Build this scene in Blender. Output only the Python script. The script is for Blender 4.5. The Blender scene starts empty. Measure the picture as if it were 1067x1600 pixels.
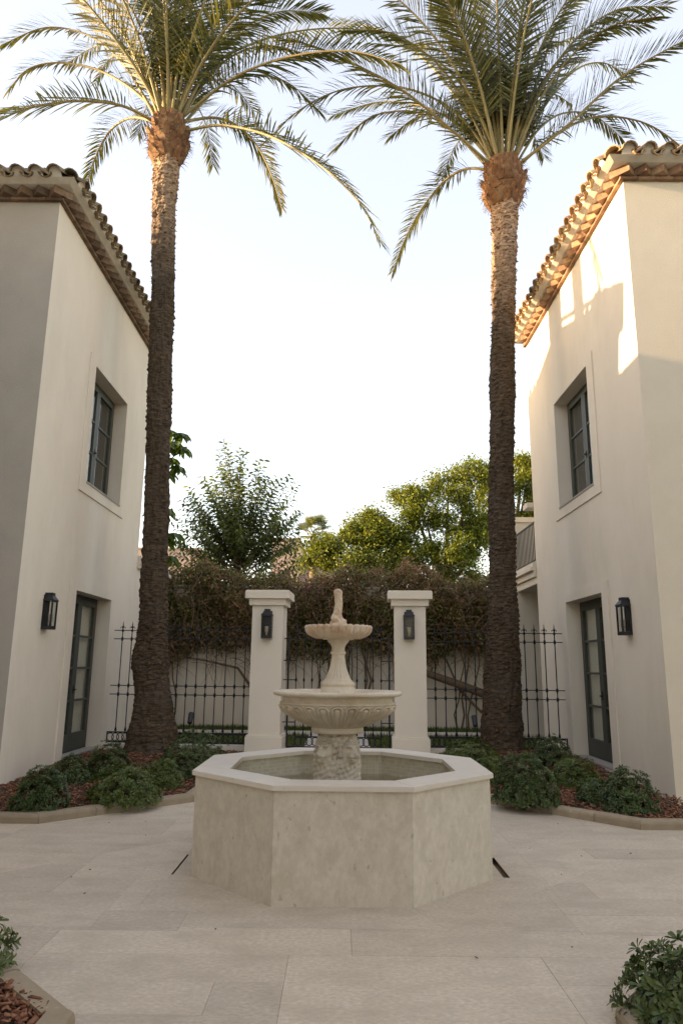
import bpy, bmesh, math, random
import numpy as np
from mathutils import Vector, Matrix, noise

R = math.radians
PI = math.pi
rnd = random.Random(11)
nrs = np.random.RandomState(5)
SC = bpy.context.scene
COL = SC.collection

# ------------------------------------------------------------------ camera, sky, sun, exposure
F, TH, RO, EYE = 1101.9, R(12.38), 0.0105, 1.5          # focal length in pixels of a 1067x1600 frame
cam = bpy.data.cameras.new('camera')
cam.sensor_fit = 'VERTICAL'; cam.sensor_height = 36; cam.lens = F / 1600 * 36
cam.clip_start = 0.05; cam.clip_end = 3000
co = bpy.data.objects.new('camera', cam); COL.objects.link(co)
co.matrix_world = Matrix.Translation((0, 0, EYE)) @ Matrix.Rotation(PI / 2 + TH, 4, 'X') @ Matrix.Rotation(RO, 4, 'Z')
SC.camera = co

SUN_EL, SUN_AZ = R(11.0), R(2.1)                          # low sun from the left, a touch behind the camera
sd = Vector((-math.cos(SUN_EL) * math.cos(SUN_AZ), -math.cos(SUN_EL) * math.sin(SUN_AZ), math.sin(SUN_EL)))
W = bpy.data.worlds.new('World'); SC.world = W; W.use_nodes = True
nt = W.node_tree; nt.nodes.clear()
sky = nt.nodes.new('ShaderNodeTexSky'); sky.sky_type = 'NISHITA'; sky.sun_disc = False
sky.sun_elevation = SUN_EL; sky.sun_rotation = math.atan2(sd.x, sd.y)
sky.air_density = 1.0; sky.dust_density = 1.2; sky.ozone_density = 1.0; sky.altitude = 20
bg = nt.nodes.new('ShaderNodeBackground'); bg.inputs[1].default_value = 0.15
wo = nt.nodes.new('ShaderNodeOutputWorld')
veil = nt.nodes.new('ShaderNodeMix'); veil.data_type = 'RGBA'; veil.blend_type = 'ADD'; veil.inputs[0].default_value = 1.0
veil.inputs[7].default_value = (0.95, 1.13, 1.75, 1)          # even thin white haze over the whole sky
nt.links.new(sky.outputs[0], veil.inputs[6]); nt.links.new(veil.outputs[2], bg.inputs[0]); nt.links.new(bg.outputs[0], wo.inputs[0])
sl = bpy.data.lights.new('sun', 'SUN'); sl.energy = 5.0; sl.angle = R(0.5); sl.color = (1.0, 0.83, 0.64)
so = bpy.data.objects.new('sun', sl); COL.objects.link(so)
so.rotation_euler = (-sd).to_track_quat('-Z', 'Y').to_euler(); so.location = (-30, -5, 30)
vs = SC.view_settings
SC.display_settings.display_device = 'sRGB'
vs.view_transform = 'Standard'; vs.look = 'None'; vs.gamma = 1; vs.use_curve_mapping = False
vs.exposure = 1.58
vs.use_white_balance = True; vs.white_balance_temperature = 9100; vs.white_balance_tint = 14
SC.cycles.max_bounces = 10; SC.cycles.transparent_max_bounces = 16
SC.cycles.use_denoising = True


# ------------------------------------------------------------------ helpers
class M:
    """collects faces of ONE mesh"""
    def __init__(s): s.v = []; s.f = []; s.mi = []; s.sm = []
    def add(s, vs_, fs_, m=0, smooth=False):
        b = len(s.v); s.v.extend([tuple(p) for p in vs_])
        for f in fs_: s.f.append(tuple(b + i for i in f)); s.mi.append(m); s.sm.append(smooth)
    def box(s, x0, x1, y0, y1, z0, z1, m=0, T=None):
        p = [Vector((x, y, z)) for z in (z0, z1) for y in (y0, y1) for x in (x0, x1)]
        if T is not None: p = [T @ q for q in p]
        s.add(p, [(0, 2, 3, 1), (4, 5, 7, 6), (0, 1, 5, 4), (2, 6, 7, 3), (0, 4, 6, 2), (1, 3, 7, 5)], m)
    def prism(s, poly, z0, z1, m=0, bev=0.0):
        n = len(poly)
        c = Vector((sum(p[0] for p in poly) / n, sum(p[1] for p in poly) / n))
        def ring(z, k):
            o = []
            for p in poly:
                d = Vector((p[0], p[1])) - c; L = max(d.length, 1e-6)
                q = c + d * max(0, 1 - k / L); o.append((q.x, q.y, z))
            return o
        if bev:
            v = ring(z0, 0) + ring(z1 - bev, 0) + ring(z1, bev * 1.4); L = 3
        else:
            v = ring(z0, 0) + ring(z1, 0); L = 2
        fs = [tuple(reversed(range(n))), tuple(range((L - 1) * n, L * n))]
        for k in range(L - 1):
            for i in range(n):
                j = (i + 1) % n; fs.append((k * n + i, k * n + j, (k + 1) * n + j, (k + 1) * n + i))
        s.add(v, fs, m)
    def tube(s, path, rad, n=8, m=0, cap=True, smooth=True):
        P = [Vector(p) for p in path]
        if not hasattr(rad, '__len__'): rad = [rad] * len(P)
        v = []; u = None
        for i, p in enumerate(P):
            t = (P[min(i + 1, len(P) - 1)] - P[max(i - 1, 0)]).normalized()
            if u is None: u = t.orthogonal().normalized()
            u = (u - t * u.dot(t)); u = u.normalized() if u.length > 1e-6 else t.orthogonal().normalized()
            w = t.cross(u)
            for k in range(n):
                a = 2 * PI * k / n
                v.append(p + (u * math.cos(a) + w * math.sin(a)) * rad[i])
        fs = []
        for i in range(len(P) - 1):
            for k in range(n):
                j = (k + 1) % n; fs.append((i * n + k, i * n + j, (i + 1) * n + j, (i + 1) * n + k))
        s.add(v, fs, m, smooth)
        if cap: s.add(v[:n], [tuple(reversed(range(n)))], m); s.add(v[-n:], [tuple(range(n))], m)
    def lathe(s, prof, n=48, m=0, c=(0, 0), disp=None, smooth=True, cap0=False, cap1=False):
        v = []
        for (r, z) in prof:
            for k in range(n):
                a = 2 * PI * k / n; rr, zz = (r, z) if disp is None else disp(r, z, a)
                v.append((c[0] + rr * math.cos(a), c[1] + rr * math.sin(a), zz))
        fs = [(i * n + k, i * n + (k + 1) % n, (i + 1) * n + (k + 1) % n, (i + 1) * n + k) for i in range(len(prof) - 1) for k in range(n)]
        s.add(v, fs, m, smooth)
        if cap0: s.add(v[:n], [tuple(reversed(range(n)))], m)
        if cap1: s.add(v[-n:], [tuple(range(n))], m)
    def ell(s, c, r, m=0, nu=16, nv=10, T=None):
        v = []; c = Vector(c)
        for j in range(nv + 1):
            b = -PI / 2 + PI * j / nv
            for k in range(nu):
                a = 2 * PI * k / nu
                q = Vector((r[0] * math.cos(b) * math.cos(a), r[1] * math.cos(b) * math.sin(a), r[2] * math.sin(b)))
                if T is not None: q = T @ q
                v.append(c + q)
        s.add(v, [(j * nu + k, j * nu + (k + 1) % nu, (j + 1) * nu + (k + 1) % nu, (j + 1) * nu + k) for j in range(nv) for k in range(nu)], m, True)
    def mesh(s, name, mats, off=None):
        me = bpy.data.meshes.new(name)
        v = s.v if off is None else [(p[0] - off[0], p[1] - off[1], p[2] - off[2]) for p in s.v]
        me.from_pydata(v, [], s.f)
        for m_ in (mats if isinstance(mats, (list, tuple)) else [mats]): me.materials.append(m_)
        me.polygons.foreach_set('material_index', s.mi); me.polygons.foreach_set('use_smooth', s.sm)
        me.update(); return me


def link(name, data, parent=None, M4=None):
    o = bpy.data.objects.new(name, data); COL.objects.link(o)
    if parent is not None: o.parent = parent
    if M4 is not None: o.matrix_local = M4
    return o
def tag(o, label, cat, group=None, kind=None):
    if label: o['label'] = label
    if cat: o['category'] = cat
    if group: o['group'] = group
    if kind: o['kind'] = kind
    return o
def thing(name, label, cat, loc=(0, 0, 0), rz=0, group=None):
    o = link(name, None); o.location = loc; o.rotation_euler = (0, 0, rz); o.empty_display_size = .2
    return tag(o, label, cat, group)
def part(name, m, mats, parent, off=None, kind=None):
    """m in world coordinates when off (the thing's base) is given, else local to the thing"""
    o = link(name, m.mesh(name, mats, off), parent)
    if kind: o['kind'] = kind
    return o
def inst(name, me, parent, M4): return link(name, me, parent, M4)
def copy_tree(o, parent=None):
    c = o.copy(); COL.objects.link(c)
    if parent is not None: c.parent = parent
    for ch in [x for x in o.children]: copy_tree(ch, c)
    return c
def structure(name, m, mats, kind='structure'):
    o = link(name, m.mesh(name, mats)); o['kind'] = kind; return o
def at(px, py, Y):
    """the point in the world at depth Y seen at a pixel of the 1067x1600 photograph"""
    dx, dy = px - 533.5, py - 800
    c, s = math.cos(RO), math.sin(RO); X = c * dx + s * dy; v = -(-s * dx + c * dy)
    r = Vector((X, F * math.cos(TH) - v * math.sin(TH), F * math.sin(TH) + v * math.cos(TH)))
    return r * (Y / r.y) + Vector((0, 0, EYE))
def spline(P, n):
    P = [Vector(p) for p in P]; P = [P[0] * 2 - P[1]] + P + [P[-1] * 2 - P[-2]]; out = []
    k = len(P) - 3
    for i in range(n + 1):
        t = i / n * k; j = min(int(t), k - 1); t -= j; a, b, c, d = P[j:j + 4]
        out.append(0.5 * ((2 * b) + (c - a) * t + (2 * a - 5 * b + 4 * c - d) * t * t + (3 * b - a - 3 * c + d) * t ** 3))
    return out
def npmesh(name, V, FA, mats, mi=None, smooth=False):
    """V (n,3), FA (k,3 or 4) numpy"""
    me = bpy.data.meshes.new(name); k, w = FA.shape
    me.vertices.add(len(V)); me.vertices.foreach_set('co', np.ascontiguousarray(V, dtype=np.float32).ravel())
    me.loops.add(k * w); me.loops.foreach_set('vertex_index', np.ascontiguousarray(FA, dtype=np.int32).ravel())
    me.polygons.add(k); me.polygons.foreach_set('loop_start', np.arange(0, k * w, w, dtype=np.int32))
    for m_ in mats: me.materials.append(m_)
    if mi is not None: me.polygons.foreach_set('material_index', np.ascontiguousarray(mi, dtype=np.int32))
    if smooth: me.polygons.foreach_set('use_smooth', np.ones(k, dtype=bool))
    me.update(calc_edges=True); me.validate(); return me
def rotz_rand_frames(d, roll):
    """orthonormal frames (k,3,3) whose Y column is d, rolled about it"""
    d = d / np.linalg.norm(d, axis=1, keepdims=True)
    ref = np.where(np.abs(d[:, 2:3]) > .95, np.array([[1., 0, 0]]), np.array([[0, 0, 1.]]))
    x = np.cross(d, ref); x /= np.linalg.norm(x, axis=1, keepdims=True); z = np.cross(x, d)
    c, s = np.cos(roll)[:, None], np.sin(roll)[:, None]
    return np.stack([x * c + z * s, d, -x * s + z * c], axis=2)
def scatter(tv, tf, pos, fr, sc):
    k, n = len(pos), len(tv)
    V = np.einsum('kij,nj->kni', fr, tv) * sc[:, None, None] + pos[:, None, :]
    FA = (tf[None] + (np.arange(k) * n)[:, None, None]).reshape(-1, tf.shape[1])
    return V.reshape(-1, 3), FA
# leaf templates: along +Y, upper side +Z
LEAF6 = np.array([(0, 0, 0), (-.2, .45, .07), (0, .5, 0), (.2, .45, .07), (-.13, .8, .02), (.13, .8, .02), (0, 1, -.1)], float)
LEAF6F = np.array([(0, 2, 1, 1), (0, 3, 2, 2), (1, 2, 4, 4), (2, 3, 5, 5), (2, 6, 4, 4), (2, 5, 6, 6)])[:, :3]
LEAF4 = np.array([(0, 0, 0), (.24, .5, .06), (0, 1, -.08), (-.24, .5, .06)], float); LEAF4F = np.array([(0, 1, 2), (0, 2, 3)])


# ------------------------------------------------------------------ materials
def nodes(name):
    m = bpy.data.materials.new(name); m.use_nodes = True; t = m.node_tree
    return m, t, t.nodes['Principled BSDF']
def N(t, typ, **k):
    n = t.nodes.new(typ)
    for a, b in k.items():
        if a.startswith('i_'): n.inputs[int(a[2:])].default_value = b
        else: setattr(n, a, b)
    return n
def mixc(t, fac, a, b, mode='MIX'):
    n = t.nodes.new('ShaderNodeMix'); n.data_type = 'RGBA'; n.blend_type = mode
    for i, x in ((0, fac), (6, a), (7, b)):
        if hasattr(x, 'is_linked'): t.links.new(x, n.inputs[i])
        elif i == 0: n.inputs[0].default_value = x
        else: n.inputs[i].default_value = (*x, 1)
    return n.outputs[2]
def ramp(t, src, stops):
    n = t.nodes.new('ShaderNodeValToRGB'); e = n.color_ramp.elements
    while len(e) < len(stops): e.new(0.5)
    for k, (p, c) in enumerate(stops):
        e[k].position = p; e[k].color = (c, c, c, 1) if not hasattr(c, '__len__') else (*c, 1)
    t.links.new(src, n.inputs[0]); return n.outputs[0]
def coords(t, world=False, scale=None):
    if world:
        g = t.nodes.new('ShaderNodeNewGeometry'); o = g.outputs['Position']
    else:
        g = t.nodes.new('ShaderNodeTexCoord'); o = g.outputs['Object']
    if scale:
        mp = t.nodes.new('ShaderNodeMapping'); mp.inputs['Scale'].default_value = scale
        t.links.new(o, mp.inputs['Vector']); o = mp.outputs[0]
    return o
def noisetex(t, vec, scale, detail=5, rough=.6, dist=0.0):
    n = t.nodes.new('ShaderNodeTexNoise'); n.inputs['Scale'].default_value = scale; n.inputs['Detail'].default_value = detail
    n.inputs['Roughness'].default_value = rough; n.inputs['Distortion'].default_value = dist
    if vec is not None: t.links.new(vec, n.inputs['Vector'])
    return n.outputs['Fac']
def bump(t, p, h, strength, dist):
    b = t.nodes.new('ShaderNodeBump'); b.inputs['Strength'].default_value = strength; b.inputs['Distance'].default_value = dist
    t.links.new(h, b.inputs['Height']); t.links.new(b.outputs[0], p.inputs['Normal'])
def mat(name, c1, c2=None, scale=4, rough=.8, bs=0, bscale=60, bdist=.004, rand=0.0, spec=.3, detail=6, world=True, stretch=None, metal=0, c3=None, s3=1.2, speck=None, speck_s=30):
    m, t, p = nodes(name)
    vec = coords(t, world, stretch)
    c = None
    if c2 is not None:
        f = ramp(t, noisetex(t, vec, scale, detail, .62), [(.32, 0.), (.68, 1.)])
        c = mixc(t, f, c1, c2)
    if c3 is not None:
        f3 = ramp(t, noisetex(t, vec, s3, 9, .68, .15), [(.45, 0.), (.72, 1.)]); c = mixc(t, f3, c if c is not None else c1, c3)
    if speck is not None:
        f4 = ramp(t, noisetex(t, vec, speck_s, 3, .5), [(.66, 0.), (.74, .8)]); c = mixc(t, f4, c if c is not None else c1, speck)
    if rand:
        oi = t.nodes.new('ShaderNodeObjectInfo')
        hs = t.nodes.new('ShaderNodeHueSaturation')
        mr = N(t, 'ShaderNodeMapRange'); mr.inputs['To Min'].default_value = 1 - rand; mr.inputs['To Max'].default_value = 1 + rand
        t.links.new(oi.outputs['Random'], mr.inputs[0]); t.links.new(mr.outputs[0], hs.inputs['Value'])
        if c is None: hs.inputs['Color'].default_value = (*c1, 1)
        else: t.links.new(c, hs.inputs['Color'])
        c = hs.outputs[0]
    if c is None: p.inputs['Base Color'].default_value = (*c1, 1)
    else: t.links.new(c, p.inputs['Base Color'])
    p.inputs['Roughness'].default_value = rough; p.inputs['Metallic'].default_value = metal
    p.inputs['Specular IOR Level'].default_value = spec
    if bs: bump(t, p, noisetex(t, vec, bscale, 5, .65), bs, bdist)
    return m
def leafmat(name, c1, c2, trans=.35, rough=.45, rand=0.0, spec=.4, c3=None):
    """each leaf its own shade; light passes through"""
    m, t, p = nodes(name)
    g = t.nodes.new('ShaderNodeNewGeometry')
    stops = [(0., c1), (1., c2)] if c3 is None else [(0., c1), (.5, c2), (1., c3)]
    c = ramp(t, g.outputs['Random Per Island'], stops)
    if rand:
        oi = t.nodes.new('ShaderNodeObjectInfo'); hs = t.nodes.new('ShaderNodeHueSaturation')
        mr = N(t, 'ShaderNodeMapRange'); mr.inputs['To Min'].default_value = 1 - rand; mr.inputs['To Max'].default_value = 1 + rand
        t.links.new(oi.outputs['Random'], mr.inputs[0]); t.links.new(mr.outputs[0], hs.inputs['Value'])
        t.links.new(c, hs.inputs['Color']); c = hs.outputs[0]
    t.links.new(c, p.inputs['Base Color']); p.inputs['Roughness'].default_value = rough; p.inputs['Specular IOR Level'].default_value = spec
    if trans:
        tr = t.nodes.new('ShaderNodeBsdfTranslucent'); mx = t.nodes.new('ShaderNodeMixShader'); mx.inputs[0].default_value = trans
        hs = t.nodes.new('ShaderNodeHueSaturation'); hs.inputs['Value'].default_value = 1.5; hs.inputs['Saturation'].default_value = 1.15
        t.links.new(c, hs.inputs['Color']); t.links.new(hs.outputs[0], tr.inputs[0])
        o = t.nodes['Material Output']
        t.links.new(p.outputs[0], mx.inputs[1]); t.links.new(tr.outputs[0], mx.inputs[2]); t.links.new(mx.outputs[0], o.inputs[0])
    return m
def schlick(t, f0):
    lw = t.nodes.new('ShaderNodeLayerWeight'); lw.inputs[0].default_value = .5
    pw = N(t, 'ShaderNodeMath', operation='POWER'); t.links.new(lw.outputs['Facing'], pw.inputs[0]); pw.inputs[1].default_value = 5
    ma = N(t, 'ShaderNodeMath', operation='MULTIPLY_ADD'); t.links.new(pw.outputs[0], ma.inputs[0]); ma.inputs[1].default_value = 1 - f0; ma.inputs[2].default_value = f0
    return ma.outputs[0]
def glassmat(name, tint=(.9, .93, .92), refl=.055):
    m, t, p = nodes(name); t.nodes.remove(p)
    tb = t.nodes.new('ShaderNodeBsdfTransparent'); tb.inputs[0].default_value = (*tint, 1)
    gl = t.nodes.new('ShaderNodeBsdfGlossy'); gl.inputs['Roughness'].default_value = .01
    mx = t.nodes.new('ShaderNodeMixShader'); t.links.new(schlick(t, refl), mx.inputs[0])
    t.links.new(tb.outputs[0], mx.inputs[1]); t.links.new(gl.outputs[0], mx.inputs[2]); t.links.new(mx.outputs[0], t.nodes['Material Output'].inputs[0])
    return m

STUCCO = mat('white stucco', (.71, .63, .525), (.75, .67, .565), 1.6, .9, .35, 70, .003, c3=(.645, .57, .47), s3=.9, stretch=(1, 1, .4))
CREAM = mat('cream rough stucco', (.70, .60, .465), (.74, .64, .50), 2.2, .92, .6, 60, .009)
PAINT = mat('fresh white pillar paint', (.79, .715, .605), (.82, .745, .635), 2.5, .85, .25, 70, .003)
SHADEST = mat('shade tinted rough stucco', (.40, .36, .31), (.44, .395, .34), 2.2, .92, .5, 60, .008)  # shade of the left front wall darkened into the stucco colour
BRICK2 = mat('darker brown brick', (.19, .115, .075), (.13, .085, .06), 18, .9, .5, 80, .004, rand=.3, c3=(.27, .20, .14), s3=5)  # darker copy of the brick, for the left house
TERRA2 = mat('darker brown roof tile', (.26, .175, .105), (.15, .11, .065), 16, .85, .6, 70, .005, rand=.25, c3=(.33, .28, .17), s3=6, speck=(.075, .07, .045), speck_s=22)  # darker copy of the roof tile, for the left house
MORTAR = mat('white mortar', (.66, .60, .51), (.74, .68, .59), 9, .95, .5, 60, .006)
TERRA = mat('weathered terracotta', (.36, .22, .12), (.22, .135, .08), 16, .85, .6, 70, .005, rand=.25, c3=(.42, .34, .20), s3=6, speck=(.10, .085, .05), speck_s=22)
BRICK = mat('old brick', (.31, .17, .105), (.225, .13, .085), 18, .9, .5, 80, .004, rand=.28, c3=(.45, .30, .18), s3=5)
REVEAL = STUCCO
PAVER = mat('stone paver', (.445, .362, .275), (.63, .53, .418), 34, .62, .15, 140, .002, rand=.10, spec=.35, c3=(.43, .35, .265), s3=2.6, stretch=(1, 1.7, 1), speck=(.53, .455, .37), speck_s=24, detail=9)
BED = mat('dark bedding', (.09, .08, .065), (.12, .10, .085), 8, .95)
LIME = mat('limestone panel', (.62, .55, .455), (.535, .47, .385), 26, .55, .08, 120, .002, rand=.04, c3=(.47, .405, .315), s3=10, speck=(.37, .31, .23), speck_s=24, stretch=(1, 1, .7), detail=9)
COPING = mat('limestone coping', (.66, .585, .495), (.60, .53, .44), 7, .5, .06, 120, .002, rand=.03, speck=(.50, .44, .36), speck_s=30)
KERB = mat('sandstone kerb', (.35, .275, .19), (.28, .215, .145), 9, .85, .4, 90, .004, rand=.12, speck=(.43, .36, .26), speck_s=24)
FSTONE = mat('carved fountain stone', (.68, .60, .485), (.60, .515, .40), 5, .75, .4, 95, .004, c3=(.47, .36, .245), s3=4.2, speck=(.52, .44, .33), speck_s=40)
FSTONE2 = mat('warm fountain stone', (.62, .50, .375), (.55, .42, .30), 7, .72, .4, 95, .004, c3=(.47, .29, .18), s3=7, speck=(.68, .61, .51), speck_s=22)
LIONST = mat('grey carved stone', (.58, .51, .42), (.52, .455, .37), 9, .85, .6, 120, .005, c3=(.44, .38, .30), s3=7, speck=(.34, .29, .22), speck_s=40)
MOSAIC = leafmat('pale mosaic tile', (.60, .545, .43), (.49, .44, .335), 0, .35, c3=(.57, .50, .37), spec=.5)
GROUT = mat('mosaic grout', (.66, .60, .50))
IRON = mat('black iron', (.012, .012, .013), rough=.5, spec=.4)
LAMPM = mat('black lantern metal', (.008, .009, .012), rough=.45, spec=.5)
FRAME = mat('grey green window frame', (.066, .069, .056), rough=.5, spec=.3)
SILL = mat('stone sill', (.33, .30, .26), (.38, .34, .30), 12, .8)
GLASS = glassmat('window glass'); LGLASS = glassmat('lantern glass', (.93, .94, .94), .012)
CURT = mat('linen curtain', (.76, .68, .56), (.72, .64, .52), 5, .95, rand=.04)
ROOM = mat('dim room', (.20, .18, .155), rough=1)
BULB = mat('lamp bulb glass', (.42, .36, .27), rough=.08, spec=1.0)
BRASS = mat('bulb cap', (.55, .42, .22), rough=.35, metal=1)
GRASS = leafmat('lawn grass', (.055, .10, .018), (.12, .15, .035), .3, .6)
SOIL = mat('garden soil', (.075, .05, .032), (.05, .034, .022), 12, 1, .6, 40, .02)
EARTH = mat('lawn ground', (.07, .09, .028), (.10, .095, .04), 3, 1, .6, 60, .02)
MULCH = leafmat('bark mulch', (.10, .034, .018), (.23, .085, .042), 0, .85, c3=(.33, .155, .085))
PALE = mat('pale path stone', (.55, .50, .43), (.50, .45, .39), 6, .8)
PINK = mat('pink render', (.62, .44, .36), (.56, .40, .33), 2, .9)
WOOD = mat('vine wood', (.20, .145, .10), (.13, .09, .06), 14, .95, .6, 60, .01)
TWIG = mat('dry twig', (.27, .19, .125), (.17, .115, .075), 10, .95)
HEDGE = leafmat('vine leaf', (.045, .056, .016), (.115, .118, .032), .3, .5, c3=(.24, .23, .065))
DRY = leafmat('dead vine leaf', (.14, .078, .042), (.27, .15, .085), .28, .8, c3=(.38, .235, .14))
FLOWER = leafmat('magenta bract', (.42, .05, .24), (.5, .10, .33), .4, .7)
PITT = leafmat('glossy shrub leaf', (.022, .042, .012), (.052, .085, .022), .15, .36, .14, .4, c3=(.10, .135, .034))
PITT2 = leafmat('light shrub leaf', (.042, .070, .014), (.09, .13, .028), .2, .4, .12, .4, c3=(.15, .185, .045))
CITRUS = leafmat('citrus leaf', (.04, .065, .02), (.085, .11, .034), .42, .4, c3=(.17, .19, .06))
ACACIA = leafmat('yellow green leaf', (.065, .095, .018), (.145, .175, .033), .32, .6, c3=(.25, .255, .055))
UMBR = leafmat('umbrella plant leaf', (.05, .085, .018), (.10, .14, .025), .4, .35)
FAN = leafmat('fan palm leaf', (.085, .10, .035), (.15, .16, .06), .3, .5)
FROND = leafmat('date palm leaflet', (.050, .062, .018), (.10, .108, .030), .32, .5, .16, .3, c3=(.18, .165, .055))
RACH = mat('frond stalk', (.31, .255, .12), (.23, .20, .09), 5, .5, rand=.12)
BOOT = mat('cut frond base', (.24, .115, .058), (.12, .062, .036), 12, .9, .6, 60, .01, rand=.3, c3=(.36, .22, .12), s3=5)
FIBRE = mat('palm fibre', (.17, .10, .055), (.10, .062, .036), 20, 1)
STEM = mat('shrub stem', (.12, .09, .06), (.08, .06, .04), 10, .9)


def palmbark(name, z_lit_fresh):
    """bark: dark weathered scars, paler towards the crown: fresh bark and sunlight both put into the colour"""
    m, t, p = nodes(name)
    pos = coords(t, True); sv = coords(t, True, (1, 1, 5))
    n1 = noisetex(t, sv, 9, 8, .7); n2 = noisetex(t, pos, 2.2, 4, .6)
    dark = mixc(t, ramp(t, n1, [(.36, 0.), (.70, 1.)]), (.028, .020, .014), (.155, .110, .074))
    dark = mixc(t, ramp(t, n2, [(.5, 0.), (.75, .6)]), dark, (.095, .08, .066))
    pale = mixc(t, ramp(t, n1, [(.38, 0.), (.60, 1.)]), (.13, .078, .05), (.50, .355, .25))  # fresh bark plus direct sun, painted as one pale tone
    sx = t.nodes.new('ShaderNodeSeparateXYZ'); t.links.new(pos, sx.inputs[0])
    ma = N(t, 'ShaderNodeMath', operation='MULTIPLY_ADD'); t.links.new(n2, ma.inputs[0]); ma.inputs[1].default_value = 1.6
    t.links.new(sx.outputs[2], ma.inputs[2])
    mr = N(t, 'ShaderNodeMapRange'); mr.inputs['From Min'].default_value = z_lit_fresh + .2; mr.inputs['From Max'].default_value = z_lit_fresh + 2.2
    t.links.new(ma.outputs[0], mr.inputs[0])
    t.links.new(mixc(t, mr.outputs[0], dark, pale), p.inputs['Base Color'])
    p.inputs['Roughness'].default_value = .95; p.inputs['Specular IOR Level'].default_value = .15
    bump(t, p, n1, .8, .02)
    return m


# ================================================================== LARGE STRUCTURE
# ---- ground and lawn
g = M(); g.add([(-400, -400, -.13), (400, -400, -.13), (400, 1200, -.13), (-400, 1200, -.13)], [(0, 1, 2, 3)])
structure('ground', g, EARTH)
g = M()
for (a, b, c, d) in ((-6, -1.226, -6, 13.2), (-1.2, 1.21, -6, 13.2), (1.286, 6, -6, 13.2), (-1.2255, -1.2005, -6, 5.3), (-1.2255, -1.2005, 6.5, 13.2), (1.2105, 1.2855, -6, 5.3), (1.2105, 1.2855, 6.5, 13.2)): g.box(a, b, c, d, -.127, -.004)
structure('paving_mortar', g, mat('joint mortar', (.27, .23, .185), (.22, .185, .15), 9, .95))
g = M(); g.box(-6.05, 6.05, -6.05, 13.25, -.129, -.1272); g.box(-1.225, -1.201, 5.31, 6.49, -.127, -.05); g.box(1.211, 1.285, 5.31, 6.49, -.127, -.05); structure('paving_bed', g, mat('slot floor', (.33, .25, .18), (.26, .20, .14), 8, .95))
g = M(); g.box(-14, 14, 13.2, 17.4, -.12, .09); structure('back_garden_ground', g, EARTH)
g = M(); g.box(-9, 9, 15.55, 16.25, .05, .115); g.box(-.62, .55, 12.75, 15.5, .05, .12); structure('garden_path', g, PALE)

CX, CY = 0.03, 6.03
def octpoly(a, n=8):
    r = a / math.cos(PI / 8); return [(CX + r * math.cos(R(-112.5 + 45 * k)), CY + r * math.sin(R(-112.5 + 45 * k))) for k in range(8)]
AB, AR, ZR, AI = 1.0976, 1.1224, 0.734, 0.858

# ---- paving: rows of mixed slabs, cut round the fountain
pav = link('courtyard_paving', None); pav['kind'] = 'structure'
def clip_out(poly, conv):
    """pieces of a convex polygon lying outside a convex polygon"""
    out = []; cur = poly
    for i in range(len(conv)):
        a, b = Vector(conv[i]), Vector(conv[(i + 1) % len(conv)]); d = b - a; nrm = Vector((d.y, -d.x)).normalized()
        ins, ous = [], []
        for k in range(len(cur)):
            p, q = Vector(cur[k]), Vector(cur[(k + 1) % len(cur)]); sp, sq = (p - a).dot(nrm), (q - a).dot(nrm)
            (ous if sp > 0 else ins).append(p)
            if sp * sq < 0:
                x = p + (q - p) * (sp / (sp - sq)); ins.append(x); ous.append(x)
        if len(ous) >= 3: out.append([tuple(p) for p in ous])
        if len(ins) < 3: return out
        cur = [tuple(p) for p in ins]
    return out
def area(p): return abs(sum(p[i][0] * p[(i + 1) % len(p)][1] - p[(i + 1) % len(p)][0] * p[i][1] for i in range(len(p)))) / 2
GAP = .0007
def slab(poly):
    if area(poly) < .0003: return
    n = len(poly); c = (sum(p[0] for p in poly) / n, sum(p[1] for p in poly) / n); q = []
    for p in poly:
        d = Vector((p[0] - c[0], p[1] - c[1])); q.append((c[0] + d.x * (1 - GAP * 1.2 / max(d.length, .05)), c[1] + d.y * (1 - GAP * 1.2 / max(d.length, .05))))
    m = M(); m.prism([(x - c[0], y - c[1]) for x, y in q], -.003, 0, bev=.0008)
    inst('paver', m.mesh('paver', PAVER), pav, Matrix.Translation((c[0], c[1], rnd.uniform(-.0006, .0006))))
RING = octpoly(1.47)
MOD = .335; y0 = 3.5 - MOD * 6; rows = 34
occ = set(); nx0, nx1 = -14, 14
for j in range(rows):
    for i in range(nx0, nx1):
        if (i, j) in occ: continue
        y = y0 + j * MOD
        big = y > 7.3
        opts = [(4, 1), (3, 1), (4, 1), (5, 1), (4, 2)] if not big else [(4, 3), (5, 2), (4, 2)]
        w, h = rnd.choice(opts)
        if y < 2.3: w, h = 4, 2
        while w > 1 and any((i + k, j) in occ or i + k >= nx1 for k in range(w)): w -= 1
        if any((i + k, j + l) in occ for k in range(w) for l in range(h)): h = 1
        for k in range(w):
            for l in range(h): occ.add((i + k, j + l))
        x0, x1, ya, yb = i * MOD + .08, (i + w) * MOD + .08, y, y + h * MOD
        if ya > 12.9 or max(abs(x0), abs(x1)) > 4.9: continue
        if yb > 9.0 and min(abs(x0), abs(x1)) > 2.0 and x0 * x1 > 0: continue
        for pc in clip_out([(x0, ya), (x1, ya), (x1, min(yb, 13)), (x0, min(yb, 13))], RING): slab(pc)
inner = octpoly(1.06)
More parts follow.
